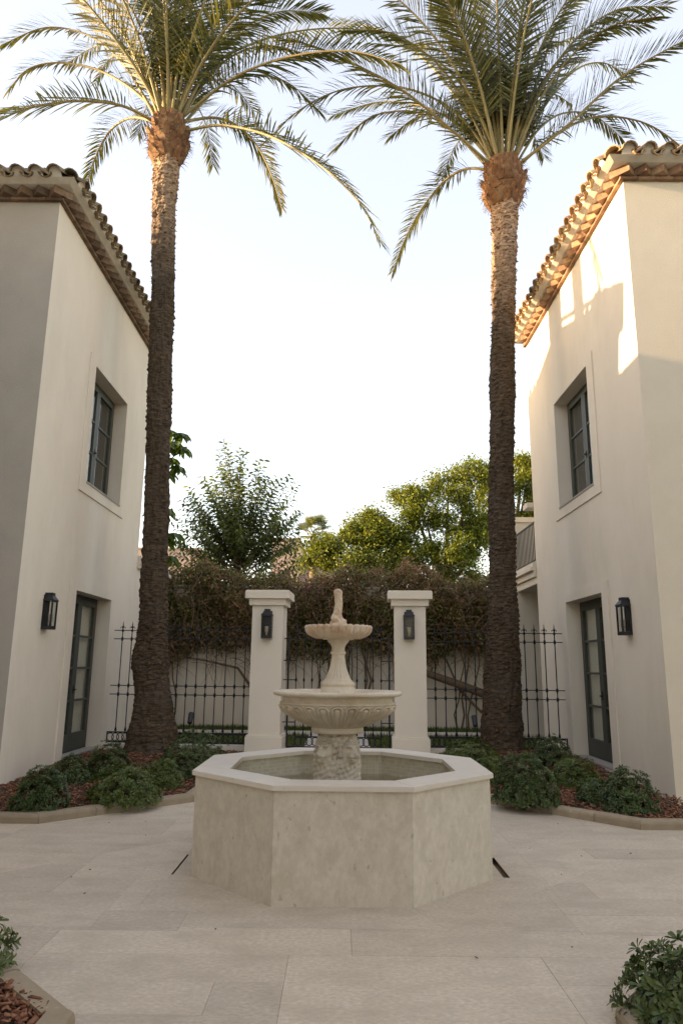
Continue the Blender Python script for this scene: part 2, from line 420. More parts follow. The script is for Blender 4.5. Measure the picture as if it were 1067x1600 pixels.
for k in range(8):
    a, b, c, d = RING[k], RING[(k + 1) % 8], inner[(k + 1) % 8], inner[k]
    if k in (2, 6):                                        # beside the left and right panels: a slot is left open
        s = 1 if k == 2 else -1; w = (.05 if s > 0 else .016); xs = CX + s * (1.185 if s > 0 else 1.235)
        yl, yh = CY - .40, CY + .16
        def yat(pt0, pt1, x): return pt0[1] + (pt1[1] - pt0[1]) * (x - pt0[0]) / (pt1[0] - pt0[0])
        xa, xb = xs, xs + s * w
        P0, P1 = (d, a), (c, b)
        slab([d, (xa, yat(d, a, xa)), (xa, yat(c, b, xa)), c] if s > 0 else [d, c, (xa, yat(c, b, xa)), (xa, yat(d, a, xa))])
        slab([(xb, yat(d, a, xb)), a, b, (xb, yat(c, b, xb))])
        yk = yat(c, b, xb) if s > 0 else yat(d, a, xb); yf = yat(d, a, xb) if s > 0 else yat(c, b, xb)
        slab([(min(xa, xb), yf), (max(xa, xb), yf), (max(xa, xb), yl), (min(xa, xb), yl)])
        slab([(min(xa, xb), yh), (max(xa, xb), yh), (max(xa, xb), yk), (min(xa, xb), yk)])
    else: slab([a, b, c, d])

# ---- fountain basin: eight panels, eight coping stones, mosaic lining
BL = (CX, CY, 0)
basin = thing('fountain_basin', 'octagonal pale limestone fountain basin with flat stone rim standing in the paved courtyard', 'fountain basin', BL)
op, orim, oin = octpoly(AB), octpoly(AR), octpoly(AI)
opin = octpoly(AI + .035)
for k in range(8):
    j = (k + 1) % 8
    def sh(p, q, g_):
        d = (Vector(q) - Vector(p)); d = d / d.length * g_; return (p[0] + d.x, p[1] + d.y)
    m = M(); m.prism([sh(op[k], op[j], .0006), sh(op[j], op[k], .0006), sh(opin[j], opin[k], .0006), sh(opin[k], opin[j], .0006)], -.001, ZR - .034)
    part('side_panel', m, LIME, basin, BL)
    m = M(); m.prism([sh(orim[k], orim[j], .0004), sh(orim[j], orim[k], .0004), sh(oin[j], oin[k], .0004), sh(oin[k], oin[j], .0004)], ZR - .033, ZR, bev=.003)
    part('coping_stone', m, COPING, basin, BL)
m = M(); m.prism(octpoly(AI + .03), .20, .30); part('basin_floor', m, GROUT, basin, BL)
grout_poly = octpoly(AI + .0347); m = M()
for k in range(8): m.add([(*grout_poly[k], .3), (*grout_poly[(k + 1) % 8], .3), (*grout_poly[(k + 1) % 8], ZR - .035), (*grout_poly[k], ZR - .035)], [(0, 1, 2, 3)])
part('grout', m, GROUT, basin, BL)
lin = octpoly(AI + .034)
m = M(); TS = .030
for k in range(8):
    a, b = Vector(lin[k]), Vector(lin[(k + 1) % 8]); L = (b - a).length; d = (b - a) / L; nn = Vector((-d.y, d.x))
    cnt = int(L / TS); st = L / cnt
    for i in range(cnt):
        for q in range(14):
            zz = ZR - .036 - (q + 1) * TS; e = .0016; th = .0016 + rnd.uniform(-.0005, .0005)
            p0, p1 = a + d * (i * st + e), a + d * ((i + 1) * st - e)
            i0, i1 = p0 + nn * th, p1 + nn * th
            m.add([(p0.x, p0.y, zz + e), (p1.x, p1.y, zz + e), (p1.x, p1.y, zz + TS - e), (p0.x, p0.y, zz + TS - e), (i0.x, i0.y, zz + e), (i1.x, i1.y, zz + e), (i1.x, i1.y, zz + TS - e), (i0.x, i0.y, zz + TS - e)],
                  [(4, 7, 6, 5), (0, 4, 5, 1), (1, 5, 6, 2), (2, 6, 7, 3), (3, 7, 4, 0)])
part('mosaic_tile', m, MOSAIC, basin, BL, kind='stuff')
m = M(); m.add([(p[0], p[1], .53) for p in octpoly(AI + .028)], [tuple(range(8))])
wm, t, p = nodes('still water'); t.nodes.remove(p)
tb = N(t, 'ShaderNodeBsdfTransparent'); tb.inputs[0].default_value = (.82, .81, .73, 1)
gl = N(t, 'ShaderNodeBsdfGlossy'); gl.inputs['Roughness'].default_value = .03
mx = N(t, 'ShaderNodeMixShader'); t.links.new(schlick(t, .03), mx.inputs[0]); t.links.new(tb.outputs[0], mx.inputs[1]); t.links.new(gl.outputs[0], mx.inputs[2]); t.links.new(mx.outputs[0], t.nodes['Material Output'].inputs[0])
bw = N(t, 'ShaderNodeBump'); bw.inputs['Strength'].default_value = .06; bw.inputs['Distance'].default_value = .01
t.links.new(noisetex(t, coords(t, True), 14, 2), bw.inputs['Height']); t.links.new(bw.outputs[0], gl.inputs['Normal'])
structure('water', m, wm)


# ---- houses
def wall_face(m, fn, us, vs_, holes):
    """grid of quads in (u,v) with rectangular holes; fn maps (u,v) to a point"""
    us = sorted(set(us + [h[0] for h in holes] + [h[1] for h in holes])); vs_ = sorted(set(vs_ + [h[2] for h in holes] + [h[3] for h in holes]))
    for i in range(len(us) - 1):
        for j in range(len(vs_) - 1):
            uc, vc = (us[i] + us[i + 1]) / 2, (vs_[j] + vs_[j + 1]) / 2
            if any(h[0] < uc < h[1] and h[2] < vc < h[3] for h in holes): continue
            m.add([fn(us[i], vs_[j]), fn(us[i + 1], vs_[j]), fn(us[i + 1], vs_[j + 1]), fn(us[i], vs_[j + 1])], [(0, 1, 2, 3)])
RC = .24                                                     # depth of the window reveals
TILE_L = .46
def tile_mesh(r0, r1, L, th, down=False):
    """barrel tile along +Y, wide end at y=0; arch up (or down for a pan)"""
    m = M(); n = 7; v = []
    for (y, r) in ((0, r0), (L, r1)):
        for rr in (r, r - th):
            for k in range(n):
                a = PI * k / (n - 1); v.append((rr * math.cos(a), y, (rr * math.sin(a)) * (-.8 if down else .95)))
    def q(s, k): return s * n + k
    fs = []
    for k in range(n - 1):
        fs += [(q(0, k), q(0, k + 1), q(2, k + 1), q(2, k)), (q(1, k), q(3, k), q(3, k + 1), q(1, k + 1)), (q(0, k), q(1, k), q(1, k + 1), q(0, k + 1)), (q(2, k), q(2, k + 1), q(3, k + 1), q(3, k))]
    for k in (0, n - 1): fs.append((q(0, k), q(2, k), q(3, k), q(1, k)))
    m.add(v, fs); 
    for i in range(len(m.sm)): m.sm[i] = False
    return m.mesh('roof_tile', TERRA)
COVER = [tile_mesh(.102 + d, .083 + d, TILE_L, .016) for d in (0, .004, -.004)]
PAN = [tile_mesh(.092, .078, TILE_L, .014, True)]
def remat(me, m_): n = me.copy(); n.materials[0] = m_; return n
bm_ = M(); bm_.box(-.12, .12, 0, .13, -.022, .022); BRK = bm_.mesh('brick', BRICK)
bm_ = M(); bm_.box(-.085, .085, -.085, .085, -.055, .055); SAW = bm_.mesh('brick', BRICK)
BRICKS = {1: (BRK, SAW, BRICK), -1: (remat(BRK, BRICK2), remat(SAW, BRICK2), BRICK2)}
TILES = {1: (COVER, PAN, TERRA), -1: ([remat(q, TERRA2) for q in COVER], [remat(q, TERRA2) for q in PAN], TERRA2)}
PITCH = R(27.5)


def house(name, label, sg, X, YN, YF, ZE, depth, win, door, frontmat, shadow_side):
    """sg=+1: the courtyard wall faces -X (house on the right); sg=-1: faces +X"""
    base = (X, (YN + YF) / 2, 0); brk, saw_, brm = BRICKS[sg]; cov, pan_, ter = TILES[sg]
    h = thing(name, label, 'house', base)
    out = -sg                                                 # outward x of the courtyard wall
    XB = X + sg * depth
    m = M(); ya, yb, za, zb = win; da, db, dz0, dz1 = door
    holes = [(ya, yb, za, zb), (da, db, dz0, dz1)]
    wall_face(m, lambda u, v: (X, u, v), [YN, YF], [-.1, ZE], holes)
    for (a, b, c, d) in holes:
        xi = X + sg * (RC + .1)
        m.add([(X, a, c), (xi, a, c), (xi, a, d), (X, a, d)], [(0, 1, 2, 3)]); m.add([(X, b, c), (xi, b, c), (xi, b, d), (X, b, d)], [(0, 1, 2, 3)])
        m.add([(X, a, d), (xi, a, d), (xi, b, d), (X, b, d)], [(0, 1, 2, 3)]); m.add([(X, a, c), (xi, a, c), (xi, b, c), (X, b, c)], [(0, 1, 2, 3)])
    m.add([(X, YF, -.1), (XB, YF, -.1), (XB, YF, ZE), (X, YF, ZE)], [(0, 1, 2, 3)])
    m.add([(XB, YN, -.1), (XB, YF, -.1), (XB, YF, ZE), (XB, YN, ZE)], [(0, 1, 2, 3)])
    m.add([(X, YN, ZE), (XB, YN, ZE), (XB, YF, ZE), (X, YF, ZE)], [(0, 1, 2, 3)])
    part('wall', m, STUCCO, h, base)
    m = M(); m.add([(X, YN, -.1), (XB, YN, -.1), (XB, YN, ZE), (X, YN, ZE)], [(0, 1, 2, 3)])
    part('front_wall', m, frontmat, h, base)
    # rooms behind the glass
    for (a, b, c, d) in holes:
        x0, x1 = X + sg * (RC + .11), X + sg * 2.2; m = M()
        for z in (c - .3, d + .3): m.add([(x0, a - .5, z), (x1, a - .5, z), (x1, b + .5, z), (x0, b + .5, z)], [(0, 1, 2, 3)])
        for y in (a - .5, b + .5): m.add([(x0, y, c - .3), (x1, y, c - .3), (x1, y, d + .3), (x0, y, d + .3)], [(0, 1, 2, 3)])
        m.add([(x1, a - .5, c - .3), (x1, b + .5, c - .3), (x1, b + .5, d + .3), (x1, a - .5, d + .3)], [(0, 1, 2, 3)])
        part('room', m, ROOM, h, base)
    # plaster surrounds, 20 mm proud
    for nm, (a, b, c, d), (sd_, tp, bt) in (('window_surround', holes[0], (.25, .14, .17)), ('door_surround', holes[1], (.25, .15, 0))):
        m = M(); x0, x1 = sorted((X + out * .001, X + out * .022))
        m.box(x0, x1, a - sd_, a, c - bt, d + tp); m.box(x0, x1, b, b + sd_, c - bt, d + tp); m.box(x0, x1, a, b, d, d + tp)
        if bt: m.box(x0, x1, a, b, c - bt, c)
        part(nm, m, STUCCO, h, base)
    # joinery
    for nm, (a, b, c, d), nr in (('window', holes[0], 3), ('door', holes[1], 4)):
        xo = X + sg * RC
        def bx(m, y0_, y1_, z0_, z1_, f0, f1): 
            xa, xb = sorted((xo + sg * f0, xo + sg * f1)); m.box(xa, xb, y0_, y1_, z0_, z1_)
        m = M(); fw = .06
        bx(m, a, a + fw, c, d, -.02, .07); bx(m, b - fw, b, c, d, -.02, .07); bx(m, a + fw, b - fw, d - fw, d, -.02, .07); bx(m, a + fw, b - fw, c, c + .05, -.02, .07)
        w = part(nm, m, FRAME, h, base)
        mid = (a + b) / 2
        for (l0, l1) in ((a + fw + .004, mid - .002), (mid + .002, b - fw - .004)):
            m = M(); st = .085; z0_, z1_ = c + .054, d - fw - .004; br = .10 if nr == 3 else .26
            bx(m, l0, l0 + st, z0_, z1_, -.035, .02); bx(m, l1 - st, l1, z0_, z1_, -.035, .02)
            bx(m, l0 + st, l1 - st, z1_ - st, z1_, -.035, .02); bx(m, l0 + st, l1 - st, z0_, z0_ + br, -.035, .02)
            zz = [z0_ + br + (z1_ - st - z0_ - br) * k / nr for k in range(nr + 1)]
            for k in range(1, nr): bx(m, l0 + st, l1 - st, zz[k] - .018, zz[k] + .018, -.028, .012)
            part('sash', m, FRAME, w, base)
            for k in range(nr):
                m = M(); bx(m, l0 + st - .005, l1 - st + .005, zz[k], zz[k + 1], -.012, -.006); part('pane', m, GLASS, w, base)
            m = M(); n = 40                                   # curtain with folds
            y0_, y1_ = (l0, l1) if nr == 4 else ((l0, l0 + (l1 - l0) * .45) if l0 < mid - .1 else (l0 + (l1 - l0) * .42, l1))
            for k in range(n):
                def cp(k_):
                    y = y0_ + (y1_ - y0_) * k_ / n; return xo + sg * ((.055 if nr == 4 else .30) + .012 * math.sin(k_ * 1.15) + .006 * math.sin(k_ * .37)), y
                (xA, yA), (xB_, yB) = cp(k), cp(k + 1)
                m.add([(xA, yA, c - .02), (xB_, yB, c - .02), (xB_, yB, d + .05), (xA, yA, d + .05)], [(0, 1, 2, 3)], 0, True)
            part('curtain', m, CURT, w, base)
        m = M()
        if nr == 3: bx(m, a - .0, b + .0, c + .001, c + .03, -RC - .035, -.021)
        else: bx(m, a, b, c + .001, c + .035, -RC + .0, -.021)
        part('sill', m, SILL, w, base)
        m = M(); hz = c + (.75 if nr == 3 else 1.0); bx(m, mid - .012, mid + .012, hz - .06, hz + .06, -.045, -.035); bx(m, mid - .008, mid + .008, hz - .012, hz + .012, -.075, -.045); bx(m, mid - .055, mid + .012, hz - .009, hz + .009, -.085, -.075)
        part('handle', m, LAMPM, w, base)
    # cornice: brick course, saw-tooth course, brick course, mortar, tiles
    runs = []                                                 # (origin, along, outward, length)
    runs.append((Vector((X, YN, 0)), Vector((0, 1, 0)), Vector((out, 0, 0)), YF - YN))
    runs.append((Vector((X, YN, 0)), Vector((sg, 0, 0)), Vector((0, -1, 0)), 2.6))
    for ri, (o, al, ou, L) in enumerate(runs):
        def fr(p, rot=0):
            Mx = Matrix(((al.x, ou.x, 0), (al.y, ou.y, 0), (0, 0, 1))).to_4x4()
            return Matrix.Translation(p - Vector(base)) @ Mx @ Matrix.Rotation(rot, 4, 'Z')
        n = int((L + .06) / .247)
        for i in range(n):
            u = -.06 + .123 + i * .247
            inst('brick', brk, h, fr(o + al * u + ou * -.068 + Vector((0, 0, ZE + .023 + rnd.uniform(-.002, .002)))))
        n = int((L + .1) / .236)
        for i in range(n):
            u = .02 + i * .236
            inst('brick', saw_, h, fr(o + al * u + ou * .055 + Vector((0, 0, ZE + .046 + .056)), R(45) + rnd.uniform(-.03, .03)))
        # mortar band with a scallop under every tile
    m = M(); v0 = ZE + .158
    o_ = .19; o2 = .285; q_ = [(X + out * o_, YN - o_), (X + sg * 2.6, YN - o_), (X + sg * 2.6, YF + .1), (X + out * o_, YF + .1)]
    q2 = [(X + out * o2, YN - o2), (X + sg * 2.6, YN - o2), (X + sg * 2.6, YF + .1), (X + out * o2, YF + .1)]
    m = M(); m.add([(*p, v0) for p in q_] + [(*p, v0 + .045) for p in q2], [(0, 1, 2, 3), (4, 5, 6, 7)] + [(i, (i + 1) % 4, 4 + (i + 1) % 4, 4 + i) for i in range(4)])
    part('mortar_band', m, MORTAR, h, base)
    # saw-tooth backing and core
    m = M(); xs = sorted((X + out * .04, X + sg * 2.6)); m.box(xs[0], xs[1], YN - .04, YF + .05, ZE + .047, ZE + .157); part('cornice_core', m, brm, h, base)
    # roof body: hipped
    ze = v0 + .046; ov = .2
    x0, x1 = X + out * ov, XB - out * ov; y0_, y1_ = YN - ov, YF + ov
    hh = (y1_ - y0_) / 2 * math.tan(PITCH); ins = (y1_ - y0_) / 2; ym = (y0_ + y1_) / 2
    m = M(); m.add([(x0, y0_, ze), (x1, y0_, ze), (x1, y1_, ze), (x0, y1_, ze), (x0 + sg * ins, ym, ze + hh), (x1 - sg * ins, ym, ze + hh)],
                   [(0, 1, 5, 4), (1, 2, 5), (2, 3, 4, 5), (3, 0, 4), (0, 3, 2, 1)])
    roof = part('roof', m, ter, h, base)
    SP = .262
    for ri, (o, al, ou, L) in enumerate(runs):
        inward = -ou; up = inward * math.cos(PITCH) + Vector((0, 0, math.sin(PITCH)))
        side = up.cross(al); nz = side if side.z > 0 else -side
        n = int((L + .3) / SP)
        eo = Vector(o) + Vector((0, 0, ze - .02)) + ou * (ov + .13)
        for i in range(n):
            u = -.02 + i * SP
            for c_ in range(3):
                if c_ and ri == 0 and u < c_ * .33 - .2: continue
                if c_ and ri == 1 and u < c_ * .33 - .2: continue
                for kind in (0, 1):
                    uu = u + (SP / 2 if kind else 0)
                    ax = nz.cross(-up) if False else al
                    p = eo + al * uu + up * (c_ * .37) + nz * ((.062 if not kind else .055) + c_ * .012) + al * rnd.uniform(-.006, .006)
                    if uu > L + .2: continue
                    Mx = Matrix(((al.x, up.x, nz.x), (al.y, up.y, nz.y), (al.z, up.z, nz.z))).to_4x4()
                    inst('roof_tile', rnd.choice(cov) if not kind else pan_[0], roof, Matrix.Translation(p - Vector(base)) @ Mx @ Matrix.Rotation(rnd.uniform(-.035, .035), 4, 'Z'))
        # mortar plugs in the tile mouths
        m = M()
        for i in range(n):
            p = eo + al * (-.02 + i * SP) + up * .065 + nz * .055
            v = [p + (al * math.cos(a) * .085 + nz * math.sin(a) * .083) for a in [PI * k / 8 for k in range(9)]]
            m.add([p - nz * .06 + al * .095, *v, p - nz * .06 - al * .095], [tuple(range(11))])
        part('mortar_plug', m, MORTAR, h, base)
    # hip row at the near corner
    dg = (Vector((sg, 0, 0)) + Vector((0, 1, 0))).normalized(); hp = math.atan(math.tan(PITCH) / math.sqrt(2))
    up = dg * math.cos(hp) + Vector((0, 0, math.sin(hp))); al = Vector((dg.y, -dg.x, 0)); nz = al.cross(up)
    if nz.z < 0: nz = -nz
    p0 = Vector((X + out * ov, YN - ov, ze)) + dg * .02
    for c_ in range(11):
        p = p0 + up * (c_ * .37) + nz * .075
        Mx = Matrix(((al.x, up.x, nz.x), (al.y, up.y, nz.y), (al.z, up.z, nz.z))).to_4x4()
        inst('roof_tile', cov[1], roof, Matrix.Translation(p - Vector(base)) @ Mx @ Matrix.Scale(1.12, 4))
    m = M()
    m.tube([p0 + dg * .2 + nz * .045, p0 + dg * 1.2 + Vector((0, 0, 1.1 * math.sin(hp))) + nz * .045], [.075, .075], 10)
    part('hip_mortar', m, MORTAR, h, base)
    return h, base

RX, RYN, RYF, RZE = 3.86, 8.58, 13.85, 8.13
LX, LYN, LYF, LZE = -4.07, 8.92, 14.02, 7.95
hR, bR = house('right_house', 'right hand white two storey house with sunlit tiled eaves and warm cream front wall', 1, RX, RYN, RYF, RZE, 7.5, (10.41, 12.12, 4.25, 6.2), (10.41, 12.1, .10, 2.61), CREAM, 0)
hL, bL = house('left_house', 'left hand white two storey house in the shade with brown tiled eaves', -1, LX, LYN, LYF, LZE, 8.5, (10.83, 12.56, 4.31, 6.29), (10.85, 12.53, .10, 2.61), SHADEST, 0)
hR.name = 'house'; hL.name = 'house.001'
# unseen blocks added on the sun's side to shade the court, and a chimney
m = M(); m.box(-20, -6.4, -16, 8.9, -.1, 7.55); m.box(-20, -9.0, 8.901, 24, -.1, 7.2); m.box(-6.39, -4.45, -16, 6.2, -.1, 9.6); m.box(-20, -6.4, -16, 6.2, 7.551, 9.6); part('shade_block', m, STUCCO, hL, bL)
m = M(); m.box(-9.4, -8.6, 9.90, 10.36, 8.2, 11.4); m.box(-9.47, -8.53, 9.84, 10.42, 11.4, 11.5); part('chimney', m, STUCCO, hL, bL)
m = M(); m.box(5.6, 11.4, -16, 2.4, -.1, 8.0); part('front_shade_block', m, STUCCO, hR, bR)  # unseen block added at the near right for its shade
# small string ledges at the back corners, as on both houses
m = M(); m.box(LX - 4, LX + .001, 14.021, 16.3, -.1, 3.38); part('back_wing', m, STUCCO, hL, bL)
m = M(); m.box(LX - 4, LX + .06, 14.022, 16.36, 3.381, 3.47); m.box(LX - 4, LX + .12, 14.023, 16.42, 3.471, 3.54); m.box(LX - 4, LX + .07, 14.024, 16.38, 3.541, 3.64); part('balcony_slab', m, STUCCO, hL, bL)
m = M(); m.box(RX - .12, RX + .1, 13.86, 14.2, 4.68, 4.78); part('ledge', m, STUCCO, hR, bR)
# loggia and balcony behind the right house
m = M()
m.box(RX, RX + 3, 15.45, 15.85, -.1, 3.14); m.box(RX - .03, RX + .02, 15.62, 15.95, -.1, 3.1)
m.box(RX, RX + 4, 13.852, 15.9, 3.14, 3.28); part('loggia', m, STUCCO, hR, bR)
m = M(); m.box(RX - .05, RX + 4, 13.853, 15.95, 3.281, 3.40); m.box(RX - .12, RX + 4, 13.854, 16.0, 3.401, 3.47); m.box(RX - .07, RX + 4, 13.855, 15.97, 3.471, 3.56); part('balcony_slab', m, STUCCO, hR, bR)
m = M(); m.box(RX - .02, RX + 4, 15.70, 15.94, 3.561, 4.75); m.box(RX - .08, RX + 4, 15.66, 15.99, 4.751, 4.86); part('balcony_wall', m, STUCCO, hR, bR)
rail = M(); rail.box(RX + .02, RX + .05, 13.87, 15.69, 4.38, 4.41); rail.box(RX + .02, RX + .05, 13.87, 15.69, 3.62, 3.64)
rl = part('balcony_railing', rail, IRON, hR, bR)
for k in range(17):
    m = M(); y = 13.92 + k * .108; m.box(RX + .028, RX + .042, y, y + .014, 3.641, 4.379); part('baluster', m, IRON, rl, bR)
m = M(); m.box(RX + .45, RX + .52, 13.9, 15.4, .0, 3.1); part('loggia_screen', m, IRON, hR, bR)
m = M(); m.box(RX + .01, RX + 3, 13.86, 15.44, -.1, .10); part('loggia_floor', m, PALE, hR, bR)


# ---- fence line between the houses (slightly askew to the court)
FA, FB = Vector((-4.06, 12.86, 0)), Vector((3.85, 12.40, 0))
fdir = (FB - FA).normalized(); fang = math.atan2(fdir.y, fdir.x)
def fpt(x): return FA + (FB - FA) * ((x - FA.x) / (FB.x - FA.x))
def pillar(x, label):
    p = fpt(x); o = thing('gate_pillar', label, 'pillar', (p.x, p.y, 0), fang, 'gate pillars')
    m = M(); m.box(-.27, .27, -.265, .265, .36, 2.54); part('shaft', m, PAINT, o)
    m = M(); m.box(-.315, .315, -.31, .31, .0, .33); m.box(-.30, .30, -.295, .295, .33, .36); part('base', m, PAINT, o)
    m = M(); m.box(-.322, .322, -.317, .317, 2.541, 2.655); part('neck', m, PAINT, o)
    m = M(); m.box(-.385, .385, -.38, .38, 2.656, 2.785); m.box(-.372, .372, -.367, .367, 2.785, 2.80); part('cap', m, PAINT, o)
    return o, p
pL, ppL = pillar(-1.255, 'left white gate pillar with a flat stepped cap and black lantern')
pR, ppR = pillar(1.215, 'right white gate pillar with a flat stepped cap and black lantern')

# picket, ring meshes
pk = M()
pk.tube([(0, 0, .36), (0, 0, 2.10)], .0095, 6)
for z in (1.14, .99, 1.95): pk.lathe([(.010, z - .035), (.019, z - .03), (.021, z - .012), (.021, z + .012), (.019, z + .03), (.010, z + .035)], 6)
pk.lathe([(.010, .37), (.024, .372), (.018, .41), (.010, .44)], 6)
PICK = pk.mesh('picket', IRON)
fn = M()
fn.lathe([(.009, 2.07), (.022, 2.085), (.022, 2.11), (.009, 2.125), (.016, 2.15), (.010, 2.185), (.0015, 2.265)], 6)
for s in (-1, 1):
    fn.tube([(0, 0, 2.135), (s * .022, 0, 2.165), (s * .04, 0, 2.155), (s * .042, 0, 2.13)], [.008, .008, .007, .004], 5)
FIN = fn.mesh('finial', IRON)
rg = M(); n1, n2 = 16, 4; v = []
for i in range(n1):
    a = 2 * PI * i / n1
    for k in range(n2):
        b = 2 * PI * k / n2; rr = .062 + .0075 * math.cos(b); v.append((rr * math.cos(a), .0075 * math.sin(b), rr * math.sin(a) * 1.06))
rg.add(v, [(i * n2 + k, i * n2 + (k + 1) % n2, ((i + 1) % n1) * n2 + (k + 1) % n2, ((i + 1) % n1) * n2 + k) for i in range(n1) for k in range(n2)], 0, True)
RINGM = rg.mesh('ring', IRON)
def rails(parent, x0, x1, zs, r=.009):
    for z in zs:
        m = M(); m.box(x0, x1, -r, r, z - r * .8, z + r * .8); part('rail', m, IRON, parent)
def frieze(parent, x0, x1):
    n = max(2, int((x1 - x0 - .13) / .088)); st = (x1 - x0 - .13) / n
    for i in range(n + 1): inst('ring', RINGM, parent, Matrix.Translation((x0 + .065 + i * st, .004 if i % 2 else -.004, .268)))
    m = M(); m.box(x0, x1, -.013, .013, .338, .36); part('rail', m, IRON, parent)
    m = M(); m.box(x0, x1, -.013, .013, .176, .198); part('rail', m, IRON, parent)
    for x in (x0, x1 - .016): 
        m = M(); m.box(x, x + .016, -.012, .012, .199, .337); part('end_bar', m, IRON, parent)
def fence(xa, xb, label):
    p = fpt((xa + xb) / 2); L = (fpt(xb) - fpt(xa)).length / 2
    o = thing('iron_fence', label, 'fence', (p.x, p.y, 0), fang, 'iron fences beside the gate')
    n = round((2 * L - .1) / .172)
    for i in range(n):
        x = -L + .16 + i * (2 * L - .3) / (n - 1)
        q = inst('picket', PICK, o, Matrix.Translation((x, 0, 0))); inst('finial', FIN, q, Matrix.Identity(4))
    rails(o, -L + .01, L - .01, (2.10, 1.95, 1.14, .99)); frieze(o, -L + .01, L - .01)
    m = M(); m.box(-L, L, -.10, .12, -.05, .165); part('plinth', m, STUCCO, o)
    return o
fence(-4.06, -1.255 - .275, 'left black iron fence with spear tips behind the left palm')
fence(1.215 + .275, 3.85, 'right black iron fence with spear tips behind the right palm')
# gate of two leaves
p = fpt(-.02); gt = thing('iron_gate', 'black iron double gate with ring frieze between the two white pillars', 'gate', (p.x, p.y, 0), fang)
gx0, gx1 = -.90, .895
for s, (a, b) in ((0, (gx0, -.006)), (1, (.006, gx1))):
    m = M(); m.box(a, a + .03, -.015, .015, .14, 2.05); m.box(b - .03, b, -.015, .015, .14, 2.05); part('stile', m, IRON, gt)
    m = M(); m.box(a + .03, b - .03, -.014, .014, .14, .165); part('rail', m, IRON, gt)
    ia, ib = (a + .15, b - .03) if s == 0 else (a + .03, b - .15)
    n = max(2, int((ib - ia - .13) / .088)); st = (ib - ia - .13) / n
    for i in range(n + 1): inst('ring', RINGM, gt, Matrix.Translation((ia + .065 + i * st, .004 if i % 2 else -.004, .245)))
    m = M(); m.box(ia, ib, -.012, .012, .312, .33); part('rail', m, IRON, gt)
    for z in (.56, 1.27, 1.60, 1.98):
        o_ = (a - .08 if s == 0 else ib); e_ = (ia + .01 if s == 0 else b + .045)
        m = M(); m.box(o_, e_, -.008, .008, z - .008, z + .008); part('rail', m, IRON, gt)
    m = M(); m.box(ia, ib, -.008, .008, 1.972, 1.988); m.box(ia, ib, -.008, .008, 2.072, 2.088); part('rail', m, IRON, gt)
    for i in range(6):
        x = ia + .005 + i * (ib - ia - .01) / 5; m = M(); m.tube([(x, 0, .165 if (i == 0 and s == 0) or (i == 5 and s == 1) else .33), (x, 0, 2.07)], .0085, 6)
        m.lathe([(.009, .335), (.02, .34), (.012, .40)], 6, c=(x, 0)) ; m.lathe([(.009, 1.24), (.018, 1.25), (.018, 1.285), (.009, 1.30)], 6, c=(x, 0))
        q = part('picket', m, IRON, gt); inst('finial', FIN, q, Matrix.Translation((x, 0, 0)))
m = M(); m.box(-.9, .9, -.06, .06, -.045, .004); part('threshold', m, PALE, gt)

# ---- garden wall, hedge, behind the fence
gw = thing('garden_wall', 'long white garden wall behind the gate under the hanging hedge', 'wall', (0, 17.3, 0))
m = M(); m.box(-16, 16, 17.2, 17.45, -.1, 3.35); part('wall_panel', m, STUCCO, gw, (0, 17.3, 0))
m = M(); m.box(-16, 16, 17.17, 17.48, 3.351, 3.41); part('wall_cap', m, STUCCO, gw, (0, 17.3, 0))


# ================================================================== OBJECTS
# ---- the tiered fountain
FL = (-.015, 6.03, .30)
ft = thing('tiered_fountain', 'carved cream stone fountain with two bowls and lion heads standing in the octagonal basin', 'fountain', FL)
def sm(a, b, x): x = min(1, max(0, (x - a) / (b - a))); return x * x * (3 - 2 * x)
NT = 26
def gad(r, z, a):
    if 1.025 < z < 1.205:
        u = abs(((a / (2 * PI) * NT) % 1) - .5)               # 0 at the middle of a tongue, .5 between two
        zc = 1.165
        d = u if z < zc else math.hypot(u, (z - zc) / .075)
        k = sm(1.022, 1.04, z)
        h_ = -.022 if d > .445 else (.012 * math.sin(max(0, min(1, (d - .28) / .165)) * PI) if d > .28 else (-.020 if d > .21 else .014 * math.cos(d / .21 * PI / 2) - .004))
        if z > zc and d > .5: h_ = -.008
        return r + h_ * k * (.45 + .55 * r / .46), z
    return r, z
prof = [(.13, .975), (.205, .975), (.213, .985), (.213, 1.012), (.206, 1.02)]
zz = np.linspace(1.022, 1.215, 52)
for z in zz:
    q = (z - 1.022) / (1.215 - 1.022); prof.append((.212 + (.478 - .212) * math.sin(min(1, q * 1.08) * PI / 2) ** .9, z))
prof += [(.458, 1.222), (.452, 1.235), (.452, 1.256), (.47, 1.266), (.505, 1.268), (.525, 1.275), (.533, 1.287), (.530, 1.299), (.518, 1.306), (.50, 1.305), (.47, 1.290), (.40, 1.265), (.25, 1.235), (.10, 1.23), (0.001, 1.23)]
m = M(); m.lathe(prof, 416, disp=gad, c=(FL[0], FL[1])); part('lower_bowl', m, FSTONE, ft, FL)
def flute(r, z, a):
    k = sm(1.40, 1.43, z) * (1 - sm(1.555, 1.58, z)); return r - .010 * (r / .1) * abs(math.sin(a * 10)) ** .6 * k + .004 * k, z
prof = [(.14, 1.225), (.14, 1.335), (.132, 1.34), (.138, 1.348), (.142, 1.36), (.138, 1.374), (.124, 1.38), (.118, 1.388), (.112, 1.395)]
for z in np.linspace(1.40, 1.59, 24): q = (z - 1.40) / .19; prof.append((.054 + .052 * max(0, 1 - q) ** 2.1, z))
prof += [(.056, 1.598), (.063, 1.603), (.066, 1.612), (.063, 1.621), (.055, 1.626), (.054, 1.645), (.056, 1.66), (.066, 1.685), (.086, 1.705), (.092, 1.712), (.092, 1.722), (.13, 1.724), (.132, 1.73)]
